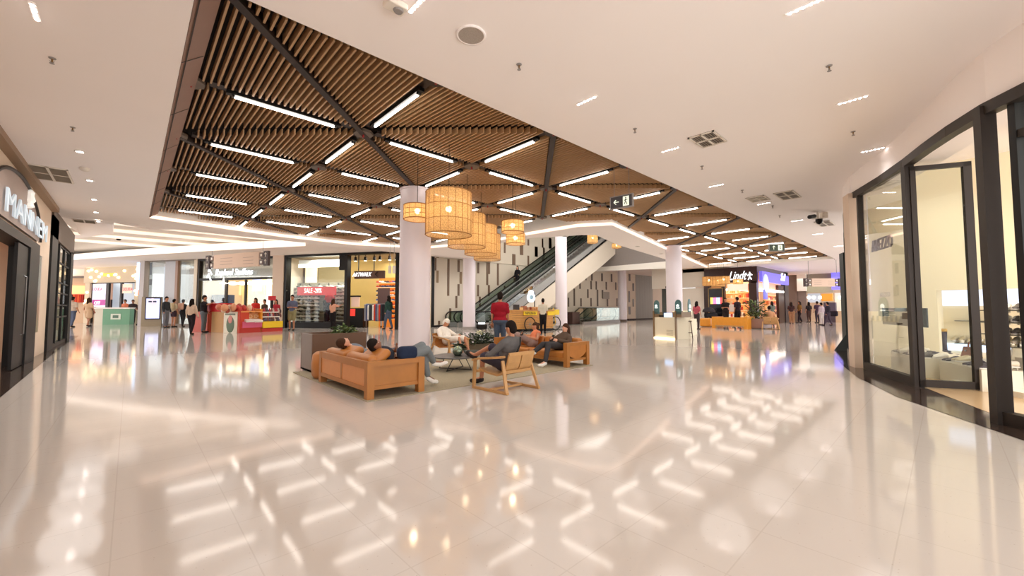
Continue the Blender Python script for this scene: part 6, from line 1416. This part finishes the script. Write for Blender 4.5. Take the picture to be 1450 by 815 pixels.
b = MB(); [b.bar(sp+Vector((.25*math.cos(.7+PI/4+k*PI/2),.25*math.sin(.7+PI/4+k*PI/2),.25)),sp+Vector((.25*math.cos(.7+PI/4+(k+1)*PI/2),.25*math.sin(.7+PI/4+(k+1)*PI/2),.25)),.02,.02,paint((92,72,50))) for k in range(4)]; build('stretcher',b,t)
# lounge in front of the chocolate shop
SC = Plane(at(1008,464).xy, at(1058,466).xy); t = thing('leather_sofa','orange leather sofa in front of the chocolate shop','sofa',SC.P(1,0)); ol = mat('orange_leather',(220,146,40),.45,noise=.1)
b = MB(); SC.px(1008,448,1013,465,-1.0,.0,ol,b,True); build('arm',b,t); b = MB(); SC.px(1053,448,1058,466,-1.0,.0,ol,b,True); build('arm',b,t); b = MB(); SC.px(1013,449,1053,462,-.2,-.0,ol,b); build('backrest',b,t)
b = MB(); u0 = SC.uz(1013,450)[0]; u1 = SC.uz(1053,450)[0]; SC.hx(u0,u1,.3,.5,-.95,-.2,ol,b); build('seat_cushion',b,t); b = MB(); SC.hx(u0,u1,.12,.2,-.1,.03,M_OAK,b); SC.hx(u0,u0+.1,0,.2,-.1,.0,M_OAK,b); SC.hx(u1-.1,u1,0,.2,-.1,.0,M_OAK,b); build('frame',b,t)
A = at(998,462.5); b = MB(); b.rbox(A+Vector((.3,0,.3)),(.6,.7,.56),ol,r=.1); solid('leather_pouf',b,'square orange leather pouf left of the orange sofa','pouf',smooth=True)
A = at(1060,465.5); planter_box(A.x,A.x+1.6,A.y-.8,A.y,.62,(128,96,84),(140,106,92),'wide brown planter box at the right end of the orange sofa')
plant('tall airy green plant in the wide planter by the chocolate shop',(A.x+.6,A.y-.2,.6),.45,1.0,240,.4,.06,GR+GD,41)
def stroller(px,py):
    A = at(px,py); t = thing('baby_stroller','dark baby stroller with rounded hood left of the chocolate shop entrance','stroller',A); d = Vector((.7,-.7,0)); s_ = Vector((.7,.7,0)); U = Vector((0,0,1)); k = 1.15
    b = MB(); b.ell(A+U*.85*k,(.4*k,.34*k,.3*k),fabric((60,56,60)),14,8,Matrix.Rotation(-PI/4,3,'Z'),z0=-.1); build('hood',b,t,smooth=True); b = MB(); b.rbox(A+U*.62*k+d*.15,(.75*k,.45*k,.28*k),fabric((44,42,46)),rz=-PI/4,r=.1); build('seat',b,t,smooth=True)
    b = MB(); b.tube([A-d*.3+U*.1,A+d*.45+U*.75*k,A+d*.6+U*1.0*k],.022,M_BLACK,6); b.tube([A+d*.45+U*.1,A-d*.1+U*.6*k],.022,M_BLACK,6); build('frame',b,t)
    for a in (-.35,.45):
        for q in (-.22,.22): b = MB(); b.cyl(A+d*a+s_*q+U*.12-s_*.02,A+d*a+s_*q+U*.12+s_*.02,.12,.12,M_BLACK,14); build('wheel',b,t)
stroller(1004,459)
for px,lb in ((1090,'light wooden lounge chair with a seated person right of the wide planter'),):
    A = at(px,466); c2 = armchair(lb,(A.x,A.y,0),-1.2); c2.scale = (1.25,)*3
# ================================================================== PEOPLE
# left sofa
person('man lying back at the far end of the left leather sofa, head on its backrest', dict(pel=(2.98,6.78,.42),neck=(2.68,6.72,.60),head=(2.53,6.68,.69),elL=(2.85,7.05,.5),wrL=(3.05,6.98,.5),elR=(2.82,6.42,.5),wrR=(3.05,6.55,.5),
  knL=(3.36,6.9,.5),anL=(3.55,6.95,.13),knR=(3.38,6.62,.5),anR=(3.58,6.6,.13)), s=.9, skin=0, top=(110,120,130), bottom=(84,92,104), shoe=(210,206,198), face=(.45,0,.9), up=(-.85,-.25,.45), facedir=(.45,-.35,.85), near=True, hcol=1)
person('man in dark shirt with a bottle, on the near end of the left sofa', dict(pel=(3.0,5.78,.42),neck=(2.75,5.76,.62),head=(2.63,5.75,.71),elL=(2.85,6.0,.48),wrL=(2.98,5.82,.56),elR=(2.78,5.56,.5),wrR=(2.92,5.66,.56),hdR=(2.95,5.70,.62),
  knL=(3.38,5.68,.66),anL=(3.52,5.72,.16),toeL=(3.66,5.68,.06),knR=(3.42,5.6,.60),anR=(3.62,5.72,.38),toeR=(3.83,5.66,.35)), s=.9, skin=2, top=(44,46,56), bottom=(118,124,126), shoe=(226,222,214), face=(.55,0,.83), up=(-.6,0,.8), facedir=(.75,-.35,.35), near=True)
t = thing('beer_bottle','brown glass bottle held by the near man on the left sofa','bottle',(2.935,5.655,.50)); b = MB(); b.lathe((2.935,5.655,.50),[(0,0),(.035,0),(.036,.12),(.015,.17),(.014,.22),(.016,.225),(0,.226)],mat('brown_glass',(110,56,28),.12),14); build('glass_body',b,t,smooth=True)
b = MB(); b.lathe((2.935,5.655,.50),[(.037,.03),(.0375,.09)],paint((226,210,190)),14); build('paper_label',b,t)
# man in armchair
person('man in grey hoodie and dark shorts sitting in the nearest wooden armchair, seen from behind', dict(pel=(4.33,4.78,.40),neck=(4.33,4.60,.80),head=(4.32,4.63,.945),elL=(4.03,4.80,.52),wrL=(4.15,5.0,.5),elR=(4.6,4.82,.52),wrR=(4.42,5.02,.52),
  knL=(4.18,5.14,.47),anL=(4.26,5.27,.11),toeL=(4.18,5.44,.05),knR=(4.34,5.12,.62),anR=(4.27,5.46,.46),toeR=(4.24,5.62,.5)), s=.93, skin=1, top=(98,96,96), bottom=(66,60,72), shoe=(44,40,40), legs='knee', sleeve='long', face=(-.1,1,.1), facedir=(-.25,1,-.45), near=True, girth=1.08)
b = MB(); b.tube([(4.42,4.52,.80),(4.37,4.47,.69),(4.32,4.50,.57)],.012,M_BLACK,6); solid('bag_strap',b,'thin black shoulder strap across the back of the grey hoodie','strap')
# person in white
person('person in white hooded clothes slumped in the leather sling armchair near the column', dict(pel=(6.12,8.98,.42),neck=(6.08,9.20,.72),head=(6.16,9.12,.86),elL=(6.42,9.05,.52),wrL=(6.32,8.75,.55),elR=(5.86,8.95,.5),wrR=(6.05,8.7,.5),
  knL=(6.34,8.55,.48),anL=(6.4,8.42,.1),knR=(6.12,8.5,.48),anR=(6.15,8.38,.1)), s=.92, skin=1, top=(232,226,216), bottom=(228,222,212), shoe=(90,84,80), legs='knee', sleeve='long', face=(.2,-.9,.35), facedir=(.4,-.8,-.4), near=True, hat=(230,226,216), girth=1.15)
# women on the right sofa
person('woman in orange sleeveless top lounging on the right sofa', dict(pel=(7.02,6.75,.42),neck=(7.2,6.82,.66),head=(7.22,6.86,.80),elL=(6.98,6.58,.52),wrL=(6.92,6.92,.58),elR=(7.05,7.08,.52),wrR=(6.94,7.02,.6),
  knL=(6.84,7.22,.62),anL=(6.8,7.52,.40),toeL=(6.78,7.66,.37),knR=(7.0,7.26,.60),anR=(6.95,7.58,.40),toeR=(6.93,7.72,.37)), s=.88, skin=1, top=(216,128,92), bottom=(140,118,112), shoe=(170,150,140), sleeve='none', face=(-.85,.35,.5), facedir=(-.7,.4,-.35), near=True, hcol=1, hair='bun')
person('long haired woman in brown jacket and dark jeans on the right sofa', dict(pel=(6.98,5.88,.42),neck=(7.17,5.87,.66),head=(7.17,5.87,.80),elL=(7.0,5.62,.50),wrL=(6.82,5.80,.55),elR=(6.98,6.14,.50),wrR=(6.8,5.98,.57),
  knL=(6.55,5.84,.47),anL=(6.43,5.82,.12),toeL=(6.3,5.88,.05),knR=(6.55,6.0,.46),anR=(6.40,6.1,.32),toeR=(6.28,6.12,.31)), s=.9, skin=0, top=(88,72,60), bottom=(62,60,62), shoe=(232,228,220), sleeve='long', face=(-.95,0,.4), facedir=(-.9,.05,-.35), near=True, hcol=1, hair='long')
for c,l in (((6.76,5.9,.6),'dark phone held by the long haired woman on the right sofa'),((6.88,6.97,.66),'phone held by the woman in the orange top')):
    t = thing('phone',l,'phone',c); b = MB(); b.cbox(c,(.01,.07,.14),M_BLACK,ry=.5); build('case',b,t); b = MB(); b.cbox((c[0]+.007,c[1],c[2]+.002),(.002,.062,.125),glow((150,170,200),.5),ry=.5); build('screen',b,t)
# standing man in red
stand('large man in a red polo shirt and jeans standing with his back turned', 708, 500, 87, 5, 0, skin=1, top=(146,24,40), bottom=(70,82,100), shoe=(60,56,54), girth=1.22, near=True)
stand('person in striped white shirt and black trousers standing at the food cart', 769, 472, 50, 10, 1, skin=1, top=(220,214,196), bottom=(28,26,30), shoe=(30,28,28), girth=1.05)
# woman riding the far escalator
ex = 21.6; ez = (ex-17.15)*math.tan(math.radians(30))+.21
pg = Vector((ex,22.4,ez)); f_ = Vector((-1,-.2,0)).normalized(); l_ = Vector((-f_.y,f_.x,0)); U_ = Vector((0,0,1)); k_ = 1.0
person('dark haired woman in black riding the far escalator', dict(pel=pg+U_*.92,neck=pg+U_*1.42,head=pg+U_*1.6,elL=pg+l_*.25+U_*1.1,wrL=pg+l_*.3+U_*1.0+f_*.25,elR=pg-l_*.24+U_*1.1,wrR=pg-l_*.25+U_*.86,knL=pg+l_*.09+U_*.5,anL=pg+l_*.09+U_*.09,knR=pg-l_*.09+U_*.5,anR=pg-l_*.09+U_*.09), skin=0, top=(36,34,38), bottom=(34,34,40), sleeve='long', hair='long', face=f_)
# walkers and queue on the left
C = [
 ('man in black jacket and grey trousers standing right of the totem', 234,463.5,45,90,0,dict(skin=1,top=(50,52,58),bottom=(110,110,118),sleeve='long')),
 ('person with cream backpack and tan shorts right of the man in the black jacket', 245,462.8,40,10,0,dict(skin=1,top=(190,176,150),bottom=(60,46,56),legs='short',backpack=(214,196,160))),
 ('woman in dark cap with pale pink backpack walking away behind the queue', 258,462.3,39,0,0,dict(skin=1,top=(40,38,42),bottom=(44,42,46),backpack=(214,170,150),hat=(70,72,78),stride=.12)),
 ('long haired woman in cream jacket and black trousers walking to the sweets kiosk', 270,473.5,51,0,0,dict(skin=1,top=(216,190,168),bottom=(38,30,34),sleeve='long',hair='long',stride=.12)),
 ('man in black T-shirt and grey jeans reaching to the sweets kiosk', 287.5,470.5,53,75,2,dict(skin=1,top=(36,32,36),bottom=(98,106,112),girth=1.1)),
 ('man in blue polo and khaki shorts standing at the sneaker shop window', 413,467.5,52,170,1,dict(skin=1,top=(96,102,124),bottom=(140,134,98),legs='knee')),
 ('woman in peach top and black trousers looking into the sneaker window', 471,466.3,44,20,2,dict(skin=1,top=(214,160,134),bottom=(30,26,28),hair='long',hcol=1)),
 ('man in dark green sweater walking in the sneaker shop entrance', 513,459,40,-70,0,dict(skin=1,top=(80,76,60),bottom=(90,84,66),sleeve='long')),
 ('woman in dark green jacket and blue jeans leaving the sneaker shop', 550,466,48,-60,0,dict(skin=1,top=(44,70,62),bottom=(84,94,112),sleeve='long',hair='long',stride=.16)),
 ('person in black top beside the clothes rail of the sneaker shop', 542,463,41,-30,1,dict(skin=1,top=(40,34,34),bottom=(190,186,180),hair='long')),
 ('man in light grey shirt and blue jeans walking away at the far left', 101,463,44,-5,0,dict(skin=1,top=(190,172,154),bottom=(84,92,112),girth=1.25,stride=.12)),
 ('woman in beige dress walking away beside the man in jeans at the far left', 124,462,41,-5,0,dict(skin=1,top=(214,180,146),bottom=(200,170,140),skirt=True,legs='short',hcol=1,hair='long',stride=.14)),
 ('woman in red top standing behind the sweets kiosk counter', 361,465.2,44,180,1,dict(skin=1,top=(196,50,44),bottom=(60,40,40),hair='long')),
 ('person in dark olive top behind the sweets kiosk', 374,465.2,42,200,1,dict(skin=1,top=(70,58,46),bottom=(50,46,44))),
 ('dark haired woman in red behind the jars of the sweets kiosk', 390,465.4,42,180,0,dict(skin=1,top=(170,50,60),bottom=(60,40,40),hair='long')),
 ('person in orange behind the green counter kiosk', 176,458.4,35,180,1,dict(skin=1,top=(206,120,90),bottom=(80,60,50))),
 ('dark clothed person right of the green counter kiosk', 187,458.7,35,150,1,dict(skin=2,top=(50,40,40),bottom=(60,54,52))),
 ('person with a stroller beside the bulb shop entrance', 198,459.4,34,180,1,dict(skin=2,top=(70,50,44),bottom=(70,66,66))),
 ('man in black T-shirt behind the orange sofa with arms forward', 1028,461,40,200,1,dict(skin=1,top=(32,28,30),bottom=(40,34,34))),
 ('man in black carrying a white bag in front of the chocolate shop', 1045,463,46,-20,0,dict(skin=1,top=(40,30,36),bottom=(28,24,28),stride=.1)),
 ('dark haired woman in pink standing behind the cream counter kiosk', 987,466,40,60,0,dict(skin=1,top=(170,80,90),bottom=(60,50,50),hair='long')),
 ('woman in grey green top entering the violet shop', 1094,459,33,0,0,dict(skin=1,top=(110,120,110),bottom=(28,26,34),hair='long')),
 ('person in dark top at the block left of the far right walkers', 1121,458,31,30,1,dict(skin=1,top=(60,40,40),bottom=(150,110,80),hair='long')),
 ('walking woman in yellow brown top and black trousers in the right corridor', 1133,457,31,-80,0,dict(skin=1,top=(130,96,50),bottom=(36,28,32),hair='long',stride=.16)),
 ('person in dark jacket behind the table in the right corridor', 1146,456,29,0,0,dict(skin=1,top=(40,34,36),bottom=(70,50,46),hair='long')),
 ('person in dark violet top left of the pale grey dressed walker', 1158,457,31,0,0,dict(skin=1,top=(70,50,66),bottom=(60,50,60))),
 ('walker in pale grey clothes in the right corridor', 1164,460,32,-10,0,dict(skin=1,top=(186,170,176),bottom=(196,186,182),sleeve='long')),
 ('walker in black with a dark bag at the right of the corridor', 1173,461,34,-20,0,dict(skin=1,top=(40,32,42),bottom=(66,54,66),sleeve='long',stride=.2)),
]
for lab,px,py,h,ang,pose,kw in C: stand(lab,px,py,h,ang,pose,**kw)
# seated person far right lounge
A = at(1090,465); f_ = Vector((math.cos(-1.2+PI/2),math.sin(-1.2+PI/2),0)); l_ = Vector((-f_.y,f_.x,0)); s_ = 1.2
person('seated person in orange beige top and green trousers by the wide planter', dict(pel=A+U_*.5,neck=A+U_*1.05-f_*.1,head=A+U_*1.25,elL=A+l_*.28+U_*.7,wrL=A+f_*.3+U_*.75,elR=A-l_*.28+U_*.7,wrR=A+f_*.3+U_*.72,knL=A+f_*.5+l_*.12+U_*.55,anL=A+f_*.6+l_*.12+U_*.1,knR=A+f_*.5-l_*.12+U_*.55,anR=A+f_*.6-l_*.12+U_*.1), s=s_, skin=1, top=(214,160,120), bottom=(110,120,80), sleeve='short', face=f_)
# carried things
g = at(135,455); b = MB(); b.rbox(Vector((g.x-.1,g.y,.9))*1.0,(.5,.3,.42),fabric((170,40,50)),r=.1); solid('red_handbag',b,'red handbag carried by the woman in the beige dress','bag',smooth=True)
g = at(1043,462); b = MB(); b.rbox((g.x-.3,g.y+.1,1.25),(.2,.45,.5),fabric((230,220,214)),r=.08); solid('white_bag',b,'white bag carried by the man in black before the chocolate shop','bag',smooth=True)
g = at(1181,460); b = MB(); b.rbox((g.x,g.y,.85),(.4,.5,.4),fabric((36,30,40)),r=.1); solid('dark_bag',b,'dark bag carried by the walker in black in the right corridor','bag',smooth=True)
# ================================================================== LIGHT, CAMERA
w = bpy.data.worlds.new('World'); bpy.context.scene.world = w; w.use_nodes = True
w.node_tree.nodes['Background'].inputs[0].default_value = (1.0,.97,.965,1); w.node_tree.nodes['Background'].inputs[1].default_value = 2.9
cam = bpy.data.cameras.new('Camera'); co = bpy.data.objects.new('Camera',cam); COL.objects.link(co)
co.matrix_world = Matrix.Translation(CAM) @ Matrix((RT,UP,-FW)).transposed().to_4x4()
cam.sensor_width = 36; cam.sensor_fit = 'HORIZONTAL'; cam.lens = 36*F/1450; cam.clip_start = .05; cam.clip_end = 200
sc = bpy.context.scene; sc.camera = co
sc.view_settings.view_transform = 'Standard'; sc.view_settings.look = 'None'; sc.view_settings.gamma = 1; sc.view_settings.exposure = 0.35
sc.cycles.max_bounces = 8; sc.cycles.diffuse_bounces = 6; sc.cycles.glossy_bounces = 3; sc.cycles.transparent_max_bounces = 12; sc.cycles.transmission_bounces = 3
sc.cycles.sample_clamp_indirect = 6; sc.cycles.caustics_reflective = False; sc.cycles.caustics_refractive = False; sc.cycles.use_denoising = True
